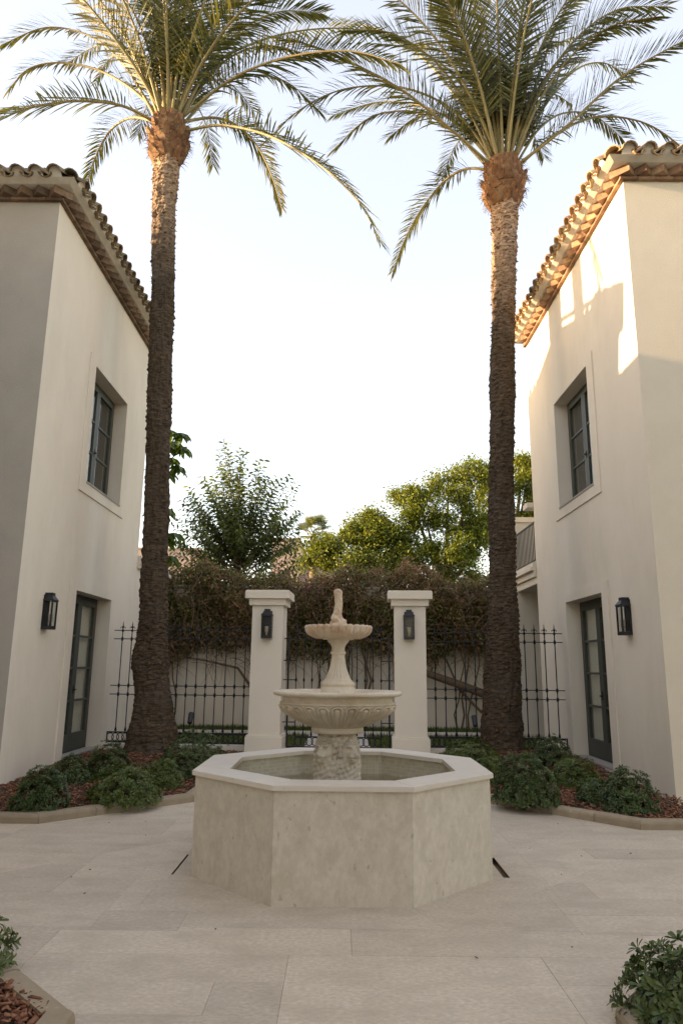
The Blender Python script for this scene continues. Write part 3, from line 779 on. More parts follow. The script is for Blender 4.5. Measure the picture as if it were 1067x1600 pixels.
m = M(); m.lathe(prof, 160, disp=flute, c=(FL[0], FL[1])); part('stem', m, FSTONE, ft, FL)
def scal(r, z, a):
    k = sm(.13, .2, r) if z < 1.846 else sm(.1, .2, r); s = abs(math.cos(a * 13)); return r * (1 - k * .11 * (1 - s ** .5)), z - k * .012 * (1 - s ** .6) * (1 if r > .2 else .3)
prof = [(.10, 1.722), (.132, 1.73), (.15, 1.733)]
for q in np.linspace(.05, 1, 18): prof.append((.15 + .132 * math.sin(q * PI / 2), 1.733 + .072 * (1 - math.cos(q * PI / 2))))
prof += [(.288, 1.820), (.286, 1.832), (.276, 1.840), (.262, 1.840), (.24, 1.832), (.20, 1.818), (.12, 1.808), (.001, 1.806)]
m = M(); m.lathe(prof, 312, disp=scal, c=(FL[0], FL[1])); part('upper_bowl', m, FSTONE2, ft, FL)
def remesh(m, voxel, fnc=None, smooth_it=2):
    me = m.mesh('tmp', []); o = bpy.data.objects.new('tmp', me); COL.objects.link(o)
    md = o.modifiers.new('r', 'REMESH'); md.mode = 'VOXEL'; md.voxel_size = voxel
    ms = o.modifiers.new('s', 'SMOOTH'); ms.iterations = smooth_it; ms.factor = .5
    dg = bpy.context.evaluated_depsgraph_get(); e = o.evaluated_get(dg); nm = bpy.data.meshes.new_from_object(e)
    COL.objects.unlink(o); bpy.data.objects.remove(o)
    if fnc:
        nm.update(); ns = [v.normal.copy() for v in nm.vertices]
        for v, n_ in zip(nm.vertices, ns): v.co = v.co + n_ * fnc(v.co, n_)
    nm.polygons.foreach_set('use_smooth', [True] * len(nm.polygons)); nm.update()
    return nm
# finial: a fish, head down in a coil, tail up
m = M()
m.ell((0, 0, .035), (.078, .07, .045)); m.ell((.012, -.01, .062), (.060, .058, .035)); m.ell((-.02, -.03, .085), (.045, .040, .04))
for k in range(12):
    q = k / 11; m.ell((-.022 + .012 * math.sin(q * 3.5) + .018 * q, -.012 * math.cos(q * 2), .09 + q * .225), (.044 - .010 * math.sin(q * PI * .8) + .002 * q, .036 - .006 * q, .03))
m.ell((.012, -.035, .115), (.02, .018, .028)); m.ell((-.002, 0, .318), (.032, .026, .022)); m.ell((-.045, -.01, .05), (.03, .03, .03))
for s in (-1, 1): m.ell((-.01 + s * .03, -.038, .10), (.013, .011, .013))
fm = remesh(m, .006, lambda c, n_: .0025 * math.sin(c.z * 120 + 3 * math.sin(c.x * 60)) * (1 if c.z < .14 else .35) + .003 * noise.noise(c * 40))
fm.materials.append(FSTONE2); inst('fish_finial', fm, ft, Matrix.Translation((0.0, 0, 1.808 - FL[2])))
# lions: bust, muzzle, brows, ears, paws; curls of the mane carved in
m = M()
m.ell((0, .075, .15), (.10, .085, .16)); m.ell((0, .10, .09), (.098, .080, .10)); m.ell((0, .075, .285), (.098, .078, .098)); m.ell((0, .05, .36), (.08, .07, .07))
m.ell((0, .150, .272), (.066, .062, .072)); m.ell((0, .205, .255), (.042, .046, .034)); m.ell((0, .196, .220), (.032, .040, .017)); m.ell((0, .196, .292), (.022, .036, .030))
m.ell((0, .249, .268), (.020, .011, .013))
for s in (-1, 1):
    m.ell((s * .031, .200, .318), (.025, .018, .011)); m.ell((s * .062, .118, .348), (.022, .015, .026)); m.ell((s * .026, .226, .247), (.021, .02, .020))
    m.ell((s * .05, .15, .0), (.036, .07, .035)); m.ell((s * .045, .13, .06), (.034, .04, .09)); m.ell((s * .035, .15, .26), (.022, .02, .03))
m.ell((0, .105, .07), (.118, .092, .10))
rl = random.Random(2)
for i in range(30):                                          # tufts of the mane round the face
    a = 2 * PI * i / 30; rr_ = .102 + .014 * (i % 2)
    m.ell((rr_ * math.cos(a), .110 - .03 * (i % 2), .278 + rr_ * 1.12 * math.sin(a)), (.020, .022, .022), T=Matrix.Rotation(a, 3, 'Y'), nu=10, nv=6)
for row in range(6):                                         # hanging locks on the chest
    for k in range(9):
        a = R(-78 + 156 * (k + .5 * (row % 2)) / 9); z = .205 - row * .036
        m.ell((.112 * math.sin(a), .085 + .098 * math.cos(a), z), (.017, .016, .034), T=Matrix.Rotation(rl.uniform(-.5, .5), 3, 'Y'), nu=10, nv=6)
def curl(c, n_):
    face = (c - Vector((0, .21, .272))).length
    k = sm(.075, .10, face)
    a = math.atan2(c.x, c.y - .02)
    sw = Vector((c.x + .012 * noise.noise(c * 16), c.y + .012 * noise.noise(c * 16 + Vector((9, 0, 0))), c.z * .55))
    w = .010 * (.42 - noise.voronoi(sw * 40)[0][0]) + .003 * math.sin(c.z * 190 + a * 9 + 4 * noise.noise(c * 12))
    eyes = -.014 * max(0, 1 - ((Vector((abs(c.x), c.y, c.z)) - Vector((.031, .205, .300))).length / .017))
    mouth = -.010 * max(0, 1 - abs(c.z - .236 - .1 * abs(c.x)) / .008) * (1 if c.y > .20 else 0)
    return k * w + .0025 * noise.noise(c * 60) + eyes + mouth
LION = remesh(m, .0065, curl, 1); LION.materials.append(LIONST)
for k in range(4):
    inst('lion', LION, ft, Matrix.Translation((0, 0, .52 - FL[2])) @ Matrix.Rotation(R((-123, -57, 57, 123)[k] - 90), 4, 'Z') @ Matrix.Diagonal((1.13, 1.13, 1.16, 1)))
m = M(); m.lathe([(.15, .30), (.15, .56), (.10, .60), (.095, .93), (.14, .975)], 40, c=(FL[0], FL[1])); m.lathe([(.215, .30), (.215, .572), (.16, .576)], 40, c=(FL[0], FL[1])); part('pedestal', m, LIONST, ft, FL)

# ---- lanterns
def lantern(label, loc, rz, group='black wall lanterns'):
    o = thing('wall_lantern', label, 'lantern', loc, rz, group)           # local: wall plane y=0, facing -Y, z=0 the bottom
    w, d, H = .090, .135, .50
    m = M(); m.box(-w + .012, w - .012, -.016, 0, .012, H - .03); part('back_plate', m, LAMPM, o)
    m = M(); m.box(-w, w, -d, -.002, 0, .045); part('base', m, LAMPM, o)
    m = M(); b = .020
    for x in (-w, w - b):
        for y in (-d, -.002 - b): m.box(x, x + b, y, y + b, .0451, .385)
    m.box(-w + b, w - b, -d, -d + b, .372, .385); part('frame', m, LAMPM, o)
    m = M(); z0_, z1_ = .3855, .46; wi = w * .52; yf, yb = -d - .006, -.001; yfi = -d * .78
    m.add([(-w - .006, yf, z0_), (w + .006, yf, z0_), (w + .006, yb, z0_), (-w - .006, yb, z0_), (-w - .006, yf, z0_ + .018), (w + .006, yf, z0_ + .018), (w + .006, yb, z0_ + .018), (-w - .006, yb, z0_ + .018), (-wi, yfi, z1_), (wi, yfi, z1_), (wi, yb, z1_), (-wi, yb, z1_), (-wi, yfi, .5), (wi, yfi, .5), (wi, yb, .5), (-wi, yb, .5)],
          [(3, 2, 1, 0)] + [(a + i, a + (i + 1) % 4, a + 4 + (i + 1) % 4, a + 4 + i) for a in (0, 4, 8) for i in range(4)] + [(12, 13, 14, 15)])
    part('hood', m, LAMPM, o)
    m = M(); m.box(-w + b, w - b, -d + .004, -d + .007, .046, .371); part('pane', m, LGLASS, o)
    for x in (-w + .004, w - .007): m = M(); m.box(x, x + .003, -d + b, -.018, .046, .384); part('pane', m, LGLASS, o)
    m = M(); m.lathe([(.012, .046), (.016, .05), (.016, .085), (.012, .09)], 10, c=(0, -.085)); m.box(-.03, .03, -.09, -.08, .0455, .05); c_ = part('lamp_holder', m, BRASS, o)
    m = M(); m.lathe([(.012, .09), (.026, .105), (.032, .13), (.03, .16), (.034, .19), (.036, .20), (.0, .20)], 14, c=(0, -.085)); part('bulb', m, BULB, o)
    return o
for pp, lb in ((ppL, 'black lantern on the front of the left white gate pillar'), (ppR, 'black lantern on the front of the right white gate pillar')):
    q = pp + Vector((math.sin(fang), -math.cos(fang), 0)) * .266
    lantern(lb, (q.x + (.005 if pp is ppL else -.02), q.y, 1.97), fang)
lantern('black lantern on the left house wall beside the glazed door', (LX + .001, 9.80, 1.96), R(90))
lantern('black lantern on the right house wall beside the glazed door', (RX - .001, 9.52, 1.95), R(-90))
# ---- garden spotlights by the wall
def spot(px, py, Y, label):
    q = at(px, py, Y); o = thing('garden_spotlight', label, 'spotlight', (q.x, q.y, .09), 0, 'spotlights at the foot of the garden wall')
    m = M(); m.tube([(0, 0, 0), (0, 0, .14)], .012, 6); part('stake', m, IRON, o)
    m = M(); m.tube([(0, -.04, .13), (0, .10, .33)], [.055, .065], 12); m.tube([(0, .1, .33), (0, .104, .336)], [.058, .058], 12); part('lamp_head', m, mat('spot grey', (.07, .075, .085), rough=.5), o)
spot(297, 1137, 16.7, 'dark spotlight on the lawn behind the left fence')
spot(742, 1137, 16.7, 'dark spotlight on the lawn beside the right palm')

# ---- planting beds: kerbs, soil, mulch
def kerb_stone(a, b, w=.115, h_=.085):
    """one kerb stone from a to b (outer foot line), rounded outer top edge"""
    a, b = Vector((*a, 0)), Vector((*b, 0)); d = (b - a); L = d.length; d.normalize(); nn = Vector((-d.y, d.x, 0))
    pr = [(0, -.03), (0, h_ * .62), (.008, h_ * .85), (.028, h_ * .97), (.05, h_), (w, h_), (w, -.03)]
    m = M(); n = len(pr); v = []
    for t_ in (.003, L - .003):
        for (q, z) in pr: v.append((*(d * (t_ - L / 2) + nn * q).xy, z))
    m.add(v, [(i, (i + 1) % n, n + (i + 1) % n, n + i) for i in range(n)] + [tuple(reversed(range(n))), tuple(range(n, 2 * n))])
    return m.mesh('kerb_stone', KERB), Matrix.Translation((a + b) / 2 + Vector((0, 0, rnd.uniform(-.002, .003))))
def kerb(label, pts, rev=False):
    o = thing('bed_kerb', label, 'kerb', (pts[0][0], pts[0][1], 0), 0, 'stone kerbs round the planting beds')
    for i in range(len(pts) - 1):
        a, b = Vector(pts[i]), Vector(pts[i + 1]); n = max(1, round((b - a).length / .52))
        for k in range(n):
            p, q = a.lerp(b, k / n), a.lerp(b, (k + 1) / n)
            me, T = kerb_stone(tuple(p), tuple(q)); inst('kerb_stone', me, o, Matrix.Translation((-pts[0][0], -pts[0][1], 0)) @ T)
kl = [(-6.0, 7.25), (-2.87, 7.25), (-1.62, 8.44), (-1.50, 12.2)]
kr = [(1.46, 12.1), (1.60, 8.66), (2.90, 7.26), (6.0, 7.27)]
kerb('kerb of the rear left bed, running past the left house towards the gate', kl)
kerb('kerb of the rear right bed, running past the right house towards the gate', kr)
fl_ = [(-1.09, .5), (-1.09, 3.34), (-2.31, 4.58), (-6, 4.6)]
fr_ = [(6, 4.75), (2.35, 4.72), (1.20, 3.43), (1.20, .5)]
kerb('kerb of the near left bed in the bottom left corner', fl_)
kerb('kerb of the near right bed in the bottom right corner', fr_)
def inside(p, poly):
    c = False; j = len(poly) - 1
    for i in range(len(poly)):
        if (poly[i][1] > p[1]) != (poly[j][1] > p[1]) and p[0] < (poly[j][0] - poly[i][0]) * (p[1] - poly[i][1]) / (poly[j][1] - poly[i][1]) + poly[i][0]: c = not c
        j = i
    return c
beds = {
    'rear_left': ([(-4.06, 7.36), (-2.91, 7.36), (-1.74, 8.47), (-1.62, 12.6), (-4.06, 12.75)], 8000, (-2.9, 11.3)),
    'rear_right': ([(3.85, 7.38), (2.95, 7.38), (1.72, 8.70), (1.58, 12.2), (3.85, 12.2)], 8000, (2.7, 11.75)),
    'near_left': ([(-1.20, 2.5), (-1.20, 3.36), (-2.36, 4.46), (-3, 4.48), (-3, 2.5)], 7000, None),
    'near_right': ([(1.32, .6), (1.32, 3.42), (2.38, 4.6), (4, 4.62), (4, .6)], 3000, None)}
def bed_z(x, y, mound):
    z = .055 + .014 * noise.noise((x * 3, y * 3, 0))
    if mound: z += .16 * math.exp(-((x - mound[0]) ** 2 + (y - mound[1]) ** 2) / 1.1)
    return z
sv = M()
chips_v, chips_f, chips_m = [], [], []
CH = np.array([(-.5, 0, 0), (-.36, 1, .0), (.4, 1.05, .05), (.5, .05, 0), (-.42, .08, .22), (-.3, .93, .22), (.3, .96, .26), (.42, .1, .22)], float) - np.array([0, .5, .1])
CHF = np.array([(0, 3, 2, 1), (4, 5, 6, 7), (0, 4, 7, 3), (1, 2, 6, 5), (0, 1, 5, 4), (3, 7, 6, 2)])
off = 0
for nm, (poly, cnt, mound) in beds.items():
    xs = [p[0] for p in poly]; ys = [p[1] for p in poly]; x0, x1, y0_, y1_ = min(xs), max(xs), min(ys), max(ys)
    nx, ny = int((x1 - x0) / .12), int((y1_ - y0_) / .12)
    for i in range(nx):
        for j in range(ny):
            q = [(x0 + (i + a) * .12, y0_ + (j + b) * .12) for a, b in ((0, 0), (1, 0), (1, 1), (0, 1))]
            if inside((q[0][0] + .06, q[0][1] + .06), poly): sv.add([(a, b, bed_z(a, b, mound)) for a, b in q], [(0, 1, 2, 3)], 0, True)
    P = []
    while len(P) < cnt:
        q = (rnd.uniform(x0, x1), rnd.uniform(y0_, y1_))
        if inside(q, poly): P.append((q[0], q[1], bed_z(q[0], q[1], mound) + rnd.uniform(.0, .03)))
    P = np.array(P); k = len(P)
    d = nrs.randn(k, 3); d[:, 2] *= .28; fr_m = rotz_rand_frames(d, nrs.randn(k) * .5 + nrs.choice([0, PI], k))
    L = nrs.uniform(.022, .058, k); tv = CH.copy()
    V = np.einsum('kij,kj->ki', np.repeat(fr_m, 8, 0), (np.tile(tv, (k, 1)) * np.repeat(np.stack([L * nrs.uniform(.35, .6, k), L, L * .5], 1), 8, 0))) + np.repeat(P, 8, 0)
    chips_v.append(V); chips_f.append((CHF[None] + (np.arange(k) * 8)[:, None, None]).reshape(-1, 4) + off); off += len(V)
structure('bed_soil', sv, SOIL)
o = link('bark_mulch', npmesh('bark_mulch', np.vstack(chips_v), np.vstack(chips_f), [MULCH])); o['kind'] = 'stuff'

# ---- a few bits of litter on the paving
m = M()
for i in range(30):
    x, y = rnd.uniform(-3.2, 3.2), rnd.uniform(3.0, 8.2)
    if math.hypot(x - CX, y - CY) < 1.35 or abs(x) + abs(y - CY) > 3.8: continue
    a = rnd.uniform(0, PI); l = rnd.uniform(.006, .017); w = l * rnd.uniform(.3, .6); c_, s_ = math.cos(a), math.sin(a)
    m.add([(x + u * c_ - v * s_, y + u * s_ + v * c_, z) for u, v, z in ((-l, 0, .003), (0, -w, .002), (l, 0, .006), (0, w, .005), (0, 0, .009))], [(0, 1, 4), (1, 2, 4), (2, 3, 4), (3, 0, 4), (0, 3, 2, 1)])
structure('leaf_litter', m, mat('dry litter', (.10, .06, .035), (.05, .035, .025), 30, .9), kind='stuff')

# ---- lawn strip
k = 16000
P = np.stack([nrs.uniform(-5.2, 5.2, k), np.where(nrs.rand(k) < .55, nrs.uniform(16.3, 17.15, k), nrs.uniform(13.2, 15.5, k)), np.full(k, .085)], 1)
P = P[~((np.abs(P[:, 0] + .03) < .62) & (P[:, 1] < 15.6))]; k = len(P)
d = nrs.randn(k, 3) * .35 + np.array([0, 0, 1.]); fr_m = rotz_rand_frames(d, nrs.uniform(0, 6.28, k))
V, FF = scatter(np.array([(-.10, 0, 0), (.10, 0, 0), (0, 1, .15)], float), np.array([(0, 1, 2)]), P, fr_m, nrs.uniform(.05, .12, k))
o = link('grass', npmesh('grass', V, FF, [GRASS])); o['kind'] = 'stuff'


# ---- shrubs of whorled glossy leaves
PL = []                                                        # one leaf along +Y
lv = [(0, 0, 0), (-.10, .45, .03), (0, .45, -.01), (.10, .45, .03), (-.175, .78, .015), (0, .78, -.03), (.175, .78, .015), (-.11, .96, -.03), (0, 1.0, -.06), (.11, .96, -.03)]
lf = [(0, 2, 1), (0, 3, 2), (1, 2, 5), (1, 5, 4), (2, 3, 6), (2, 6, 5), (4, 5, 8), (4, 8, 7), (5, 6, 9), (5, 9, 8)]
lv = np.array(lv); lf = np.array(lf)
def rosette(seed, n=9):
    rr = np.random.RandomState(seed); pos = []; dd = []; s = []
    for i in range(n):
        a = i * 2.4 + rr.uniform(-.3, .3); e = .15 + .75 * (i / n) + rr.uniform(-.15, .15)
        dd.append((math.cos(a) * math.cos(e), math.sin(a) * math.cos(e), math.sin(e))); pos.append((0, 0, .02 * i / n)); s.append(rr.uniform(.75, 1.1) * (1 - .35 * i / n))
    dd = np.array(dd); fr_m = rotz_rand_frames(dd, rr.randn(n) * .2)
    fr_m[:, :, 2] *= np.where(fr_m[:, 2:3, 2] < 0, 1, 1)
    return scatter(lv, lf, np.array(pos), fr_m, np.array(s))
ROS = [rosette(s) for s in range(6)]
NEARROS = {}
def shrub(x, y, z, w, h_, label, m, n=150, leaf=.062, pieces=False, seed=0, cat='shrub'):
    rr = np.random.RandomState(seed + 3)
    o = thing('shrub', label, cat, (x, y, z), rr.uniform(0, 6.28), 'low glossy shrubs in the beds')
    pos, dirs = [], []
    bumps = [(rr.uniform(0, 6.28), rr.uniform(.1, 1.1), rr.uniform(.7, 1.15)) for _ in range(9)]
    for i in range(n):
        a = rr.uniform(0, 6.28); u = rr.uniform(-.12, 1); e = math.asin(max(-1, min(1, u)))
        rad = .86 + .06 * math.sin(3 * a + seed) + rr.uniform(-.05, .06)
        for (ba, be, bs_) in bumps:
            if abs((a - ba + PI) % (2 * PI) - PI) < .5 and abs(e - be) < .4: rad *= .5 + .5 * bs_
        if i % 4 == 0: rad *= rr.uniform(.55, .85)
        pos.append((math.cos(a) * math.cos(e) * w / 2 * rad, math.sin(a) * math.cos(e) * w / 2 * rad, max(.015, (.12 + .88 * (math.sin(e) if e > 0 else e * .4)) * h_ * (rad * .95 + .05))))
        dirs.append((math.cos(a) * math.cos(e) + rr.randn() * .2, math.sin(a) * math.cos(e) + rr.randn() * .2, max(-.1, math.sin(e)) + .45 + rr.randn() * .15))
    pos, dirs = np.array(pos), np.array(dirs)
    if pieces:
        for i in range(n):
            q = int(rr.randint(6)); key = (m.name, q)
            if key not in NEARROS: NEARROS[key] = npmesh('leaf_whorl', ROS[q][0], ROS[q][1], [m])
            T = Vector(dirs[i]).to_track_quat('Z', 'Y').to_matrix().to_4x4()
            inst('leaf_whorl', NEARROS[key], o, Matrix.Translation(pos[i]) @ T @ Matrix.Rotation(rr.uniform(0, 6.28), 4, 'Z') @ Matrix.Scale(leaf * rr.uniform(.8, 1.2), 4))
    else:
        VV, FF, of = [], [], 0
        for i in range(n):
            v, f = ROS[rr.randint(6)]; T = np.array(Vector(dirs[i]).to_track_quat('Z', 'Y').to_matrix()); a = rr.uniform(0, 6.28)
            Rz = np.array([(math.cos(a), -math.sin(a), 0), (math.sin(a), math.cos(a), 0), (0, 0, 1)])
            VV.append((v * leaf * rr.uniform(.8, 1.2)) @ (T @ Rz).T + pos[i]); FF.append(f + of); of += len(v)
        link('foliage', npmesh('foliage', np.vstack(VV), np.vstack(FF), [m]), o)
    sm_ = M()
    for i in range(0, n, 4): 
        p = Vector(pos[i]); sm_.tube([(rr.uniform(-.03, .03), rr.uniform(-.03, .03), -.05), p * .5 + Vector((0, 0, -.01)), p], [.008, .006, .003], 4)
    part('stem', sm_, STEM, o)
    return o
S = [(-3.02, 7.62, .62, .50, 'dark shrub at the left edge behind the front kerb', PITT, 210, .060),
     (-3.30, 9.25, .56, .40, 'dark shrub against the left house wall below its door', PITT, 140, .060),
     (-2.95, 9.55, .60, .56, 'taller shrub in front of the left glazed door', PITT, 170, .062),
     (-2.28, 8.08, .82, .46, 'wide light green shrub nearest the left front kerb', PITT2, 230, .066),
     (-2.12, 8.98, .52, .40, 'small light shrub beside the left palm trunk', PITT2, 120, .060),
     (-1.95, 10.0, 1.05, .66, 'big spreading shrub between the basin and the left gate pillar', PITT, 260, .064),
     (1.95, 11.0, 1.0, .42, 'low light green shrub at the foot of the right gate pillar', PITT2, 220, .062),
     (1.95, 9.75, .62, .36, 'small shrub just behind the right rim of the basin', PITT2, 140, .060),
     (2.04, 8.22, .78, .62, 'round dense shrub spilling over the right kerb by the basin', PITT, 300, .062),
     (3.12, 10.9, .72, .48, 'dark shrub tucked behind the right palm under the fence', PITT, 160, .060),
     (3.00, 9.45, .68, .42, 'loose green shrub in front of the right glazed door', PITT2, 180, .062),
     (2.84, 8.32, .42, .33, 'smallest shrub, tucked against the pointed one at the right house', PITT, 110, .056),
     (3.04, 7.86, .62, .52, 'pointed dark shrub by the corner of the right house', PITT, 240, .060)]
mounds = {True: beds['rear_left'][2], False: beds['rear_right'][2]}
for i, (x, y, w, h_, lb, m_, n, lf_) in enumerate(S):
    shrub(x, y, bed_z(x, y, mounds[x < 0]) - .01, w * 1.0, h_ * .92, lb, m_, int(n * 2.5), lf_ * .80, False, i)
shrub(-1.96, 3.80, .05, .84, .34, 'shrub cut by the bottom left edge of the photo beside the kerb', PITT, 200, .062, True, 21)
shrub(1.62, 3.40, .05, .88, .31, 'large glossy shrub in the bottom right corner', PITT, 298, .062, True, 22)


# ---- date palms
def frond_mesh(path, leafL, rr, npair=82, bare=.16, droop=.5, ang0=62):
    n = 30; C = spline(path, n); Ls = [0]
    for i in range(n): Ls.append(Ls[-1] + (C[i + 1] - C[i]).length)
    L = Ls[-1]
    m = M(); m.tube(C, [.030 * (1 - .93 * (i / n)) ** .8 + .002 for i in range(n + 1)], 6, 0)
    V, FA_ = [], []
    def ev(s):
        for i in range(n):
            if Ls[i + 1] >= s or i == n - 1:
                t = (s - Ls[i]) / max(1e-6, Ls[i + 1] - Ls[i]); return C[i].lerp(C[i + 1], t), (C[i + 1] - C[i]).normalized()
    Z = Vector((0, 0, 1)); tw = rr.uniform(-.5, .5)
    for k in range(npair):
        t = k / (npair - 1); s = L * (bare + (1 - bare) * t * .995); p, T = ev(s)
        S_ = T.cross(Z)
        S_ = S_.normalized() if S_.length > .08 else Vector((1, 0, 0))
        Nn = S_.cross(T)
        q = Matrix.Rotation(tw * t, 3, T); S_ = q @ S_; Nn = q @ Nn
        ll = leafL * (.45 + .75 * math.sin(min(1, t * 1.25 + .14) * PI * .78)) * (1 - .45 * t ** 3)
        for sd_ in (-1, 1):
            a = R(ang0 - 34 * t + rr.uniform(-9, 9)); e = R(rr.choice((8, 28, 40)) + rr.uniform(-8, 8)) * (1 - .4 * t)
            d = (T * math.cos(a) + (S_ * sd_ * math.cos(e) + Nn * math.sin(e)) * math.sin(a)).normalized()
            l = ll * rr.uniform(.85, 1.1); dr = droop * rr.uniform(.4, 1.2)
            d2 = (d + Vector((0, 0, -dr * .45))).normalized(); d3 = (d2 + Vector((0, 0, -dr * .5))).normalized()
            wv = (d.cross(S_ * sd_ * .5 + Nn)).normalized()
            if wv.length < .1: wv = T
            w = .0125 + .002 * rr.random()
            p1 = p + d * l * .35; p2 = p1 + d2 * l * .35; p3 = p2 + d3 * l * .3
            b = len(V); V += [p + wv * w * .35, p - wv * w * .35, p1 + wv * w, p1 - wv * w, p2 + wv * w * .8, p2 - wv * w * .8, p3]
            FA_ += [(b, b + 1, b + 3, b + 2), (b + 2, b + 3, b + 5, b + 4), (b + 4, b + 5, b + 6)]
    b = len(m.v); m.v += [tuple(q) for q in V]
    for f in FA_: m.f.append(tuple(b + i for i in f)); m.mi.append(1); m.sm.append(False)
    return m
def palm(label, pts, seed, explicit, Ycrown, z_lit_fresh, nup, lean):
    rr = random.Random(seed)
    base = (pts[0][0], pts[0][1], 0); o = thing('date_palm', label, 'palm tree', base, 0, 'tall date palms flanking the gate')
    C = spline([p[:3] for p in pts], 460); RADS = []
    kk = len(pts) - 1
    for i in range(461):
        t = i / 460 * kk; j = min(int(t), kk - 1); t -= j; t = t * t * (3 - 2 * t); RADS.append(pts[j][3] * (1 - t) + pts[j + 1][3] * t)
    n = 56; v = []
    for i, c in enumerate(C):
        for k in range(n):
            a = 2 * PI * k / n
            row = c.z / .085 + .75 * noise.noise((math.cos(a) * 1.3, math.sin(a) * 1.3, c.z * 1.7)) + .45 * noise.noise((math.cos(a) * 3.1, math.sin(a) * 3.1, c.z * 5)); rf = math.floor(row); fr_ = row - rf
            u = (a / (2 * PI) * 7 + .5 * (rf % 2) + .13 * rf) % 1
            sc_ = (1 - fr_) ** 1.4 * (1 - (2 * abs(u - .5)) ** 2 * .75) * max(.1, .75 + 1.1 * noise.noise((math.cos(a) * 2.2, math.sin(a) * 2.2, c.z * 3.3 + seed)))
            low = 1 - sm(1.2, 2.6, c.z)
            q = Vector((math.cos(a) * 3.2, math.sin(a) * 3.2, c.z * 2.2 + seed))
            dsp = .034 * sc_ * (1 - .55 * low) + .026 * noise.noise(q * 1.1) + .018 * noise.noise(q * 4.5) + .014 * noise.noise((q.x * 5, q.y * 5, q.z * (2.5 + 6 * (1 - low))))
            r = RADS[i] * (1 + .10 * noise.noise(q * .55)) + dsp - .014
            v.append((c.x + r * math.cos(a), c.y + r * math.sin(a), c.z))
    m = M(); m.add(v, [(i * n + k, i * n + (k + 1) % n, (i + 1) * n + (k + 1) % n, (i + 1) * n + k) for i in range(460) for k in range(n)], 0, False)
    part('trunk', m, palmbark('palm bark ' + str(seed), z_lit_fresh), o, base)
    # loose fibres and scar lips standing off the trunk
    m = M()
    for i in range(900):
        j = int(460 * rr.random() ** 1.1); c = C[j]; a = rr.uniform(0, 2 * PI); r = RADS[j] + .004; out = Vector((math.cos(a), math.sin(a), 0)); tn = Vector((-out.y, out.x, 0))
        w = rr.uniform(.01, .03); l = rr.uniform(.015, .04); p = c + out * r; d = (out * rr.uniform(.15, .55) + Vector((0, 0, rr.uniform(-.6, 1)))).normalized()
        m.add([p - tn * w - out * .01, p + tn * w - out * .01, p + tn * w * .4 + d * l, p - tn * w * .4 + d * l * .9], [(0, 1, 2, 3)])
    part('loose_fibre', m, FIBRE, o, base, kind='stuff')
    # boss of cut frond bases
    top = C[-1]; zb = pts[-1][2]; rb = pts[-1][3]
    hb = 1.02; Rm = rb * 1.62
    def rad(q): return rb * .95 + (Rm - rb) * (math.sin(min(1, q * 1.6 + .12) * PI / 2) - .62 * sm(.5, 1.1, q))
    m = M(); m.lathe([(rad(q) * .92, zb - .06 + hb * q) for q in [k / 10 for k in range(11)]], 24, c=(top.x, top.y), disp=lambda r, z, a: (r + .03 * noise.noise((math.cos(a) * 3, math.sin(a) * 3, z * 6)), z), cap1=True)
    part('boss', m, BOOT, o, base)
    bts = []
    for wv in (.62, .85):
        b = M(); w = .085 * wv / .62
        b.add([(-w, 0, 0), (w, 0, 0), (w * .75, .03, .16), (-w * .75, .03, .16), (-w * .42, .085, .26), (w * .42, .085, .26), (-w * .9, .075, .01), (w * .9, .075, .01), (w * .62, .10, .15), (-w * .62, .10, .15), (-w * .36, .125, .245), (w * .36, .125, .245)],
              [(0, 3, 2, 1), (3, 4, 5, 2), (6, 7, 8, 9), (9, 8, 11, 10), (0, 1, 7, 6), (1, 2, 8, 7), (2, 5, 11, 8), (0, 6, 9, 3), (3, 9, 10, 4), (4, 10, 11, 5)])
        bts.append(b.mesh('cut_frond_base', BOOT))
    for row in range(7):
        q = row / 7.2
        for k in range(11):
            a = (k + .5 * (row % 2)) / 11 * 2 * PI + rr.uniform(-.1, .1); r = rad(q) * .93 - .065
            T = Matrix.Translation((top.x + r * math.cos(a) - base[0], top.y + r * math.sin(a) - base[1], zb - .03 + hb * q * .86)) @ Matrix.Rotation(a - PI / 2, 4, 'Z') @ Matrix.Rotation(rr.uniform(-.45, -.1) + .35 * q, 4, 'X') @ Matrix.Rotation(rr.uniform(-.25, .25), 4, 'Y') @ Matrix.Scale(rr.uniform(.75, 1.1) * (1 - .25 * q), 4)
            inst('cut_frond_base', rr.choice(bts), o, T)
    m = M()
    for i in range(260):
        a = rr.uniform(0, 2 * PI); q = rr.random(); r = rad(q) + .02; p = Vector((top.x + r * math.cos(a), top.y + r * math.sin(a), zb + hb * q * .95)); d = Vector((math.cos(a) * .6 + rr.uniform(-.5, .5), math.sin(a) * .6 + rr.uniform(-.5, .5), rr.uniform(-.9, .5))).normalized()
        m.tube([p, p + d * .06, p + d * .12 + Vector((0, 0, -.03))], [.005, .004, .002], 3)
    part('boss_fibre', m, FIBRE, o, base, kind='stuff')
    crown = Vector((top.x, top.y, zb + hb * .80))
    for (path, ll, dr) in explicit:
        W_ = [at(x, y, Ycrown + dy) for (x, y, dy) in path]
        s0 = W_[0]; W_[0] = crown + Vector(((s0.x - crown.x) * .8, (s0.y - crown.y) * .35, min(0.25, max(-.35, s0.z - crown.z))))
        part('frond', frond_mesh(W_, ll, rr, droop=dr), [RACH, FROND], o, base)
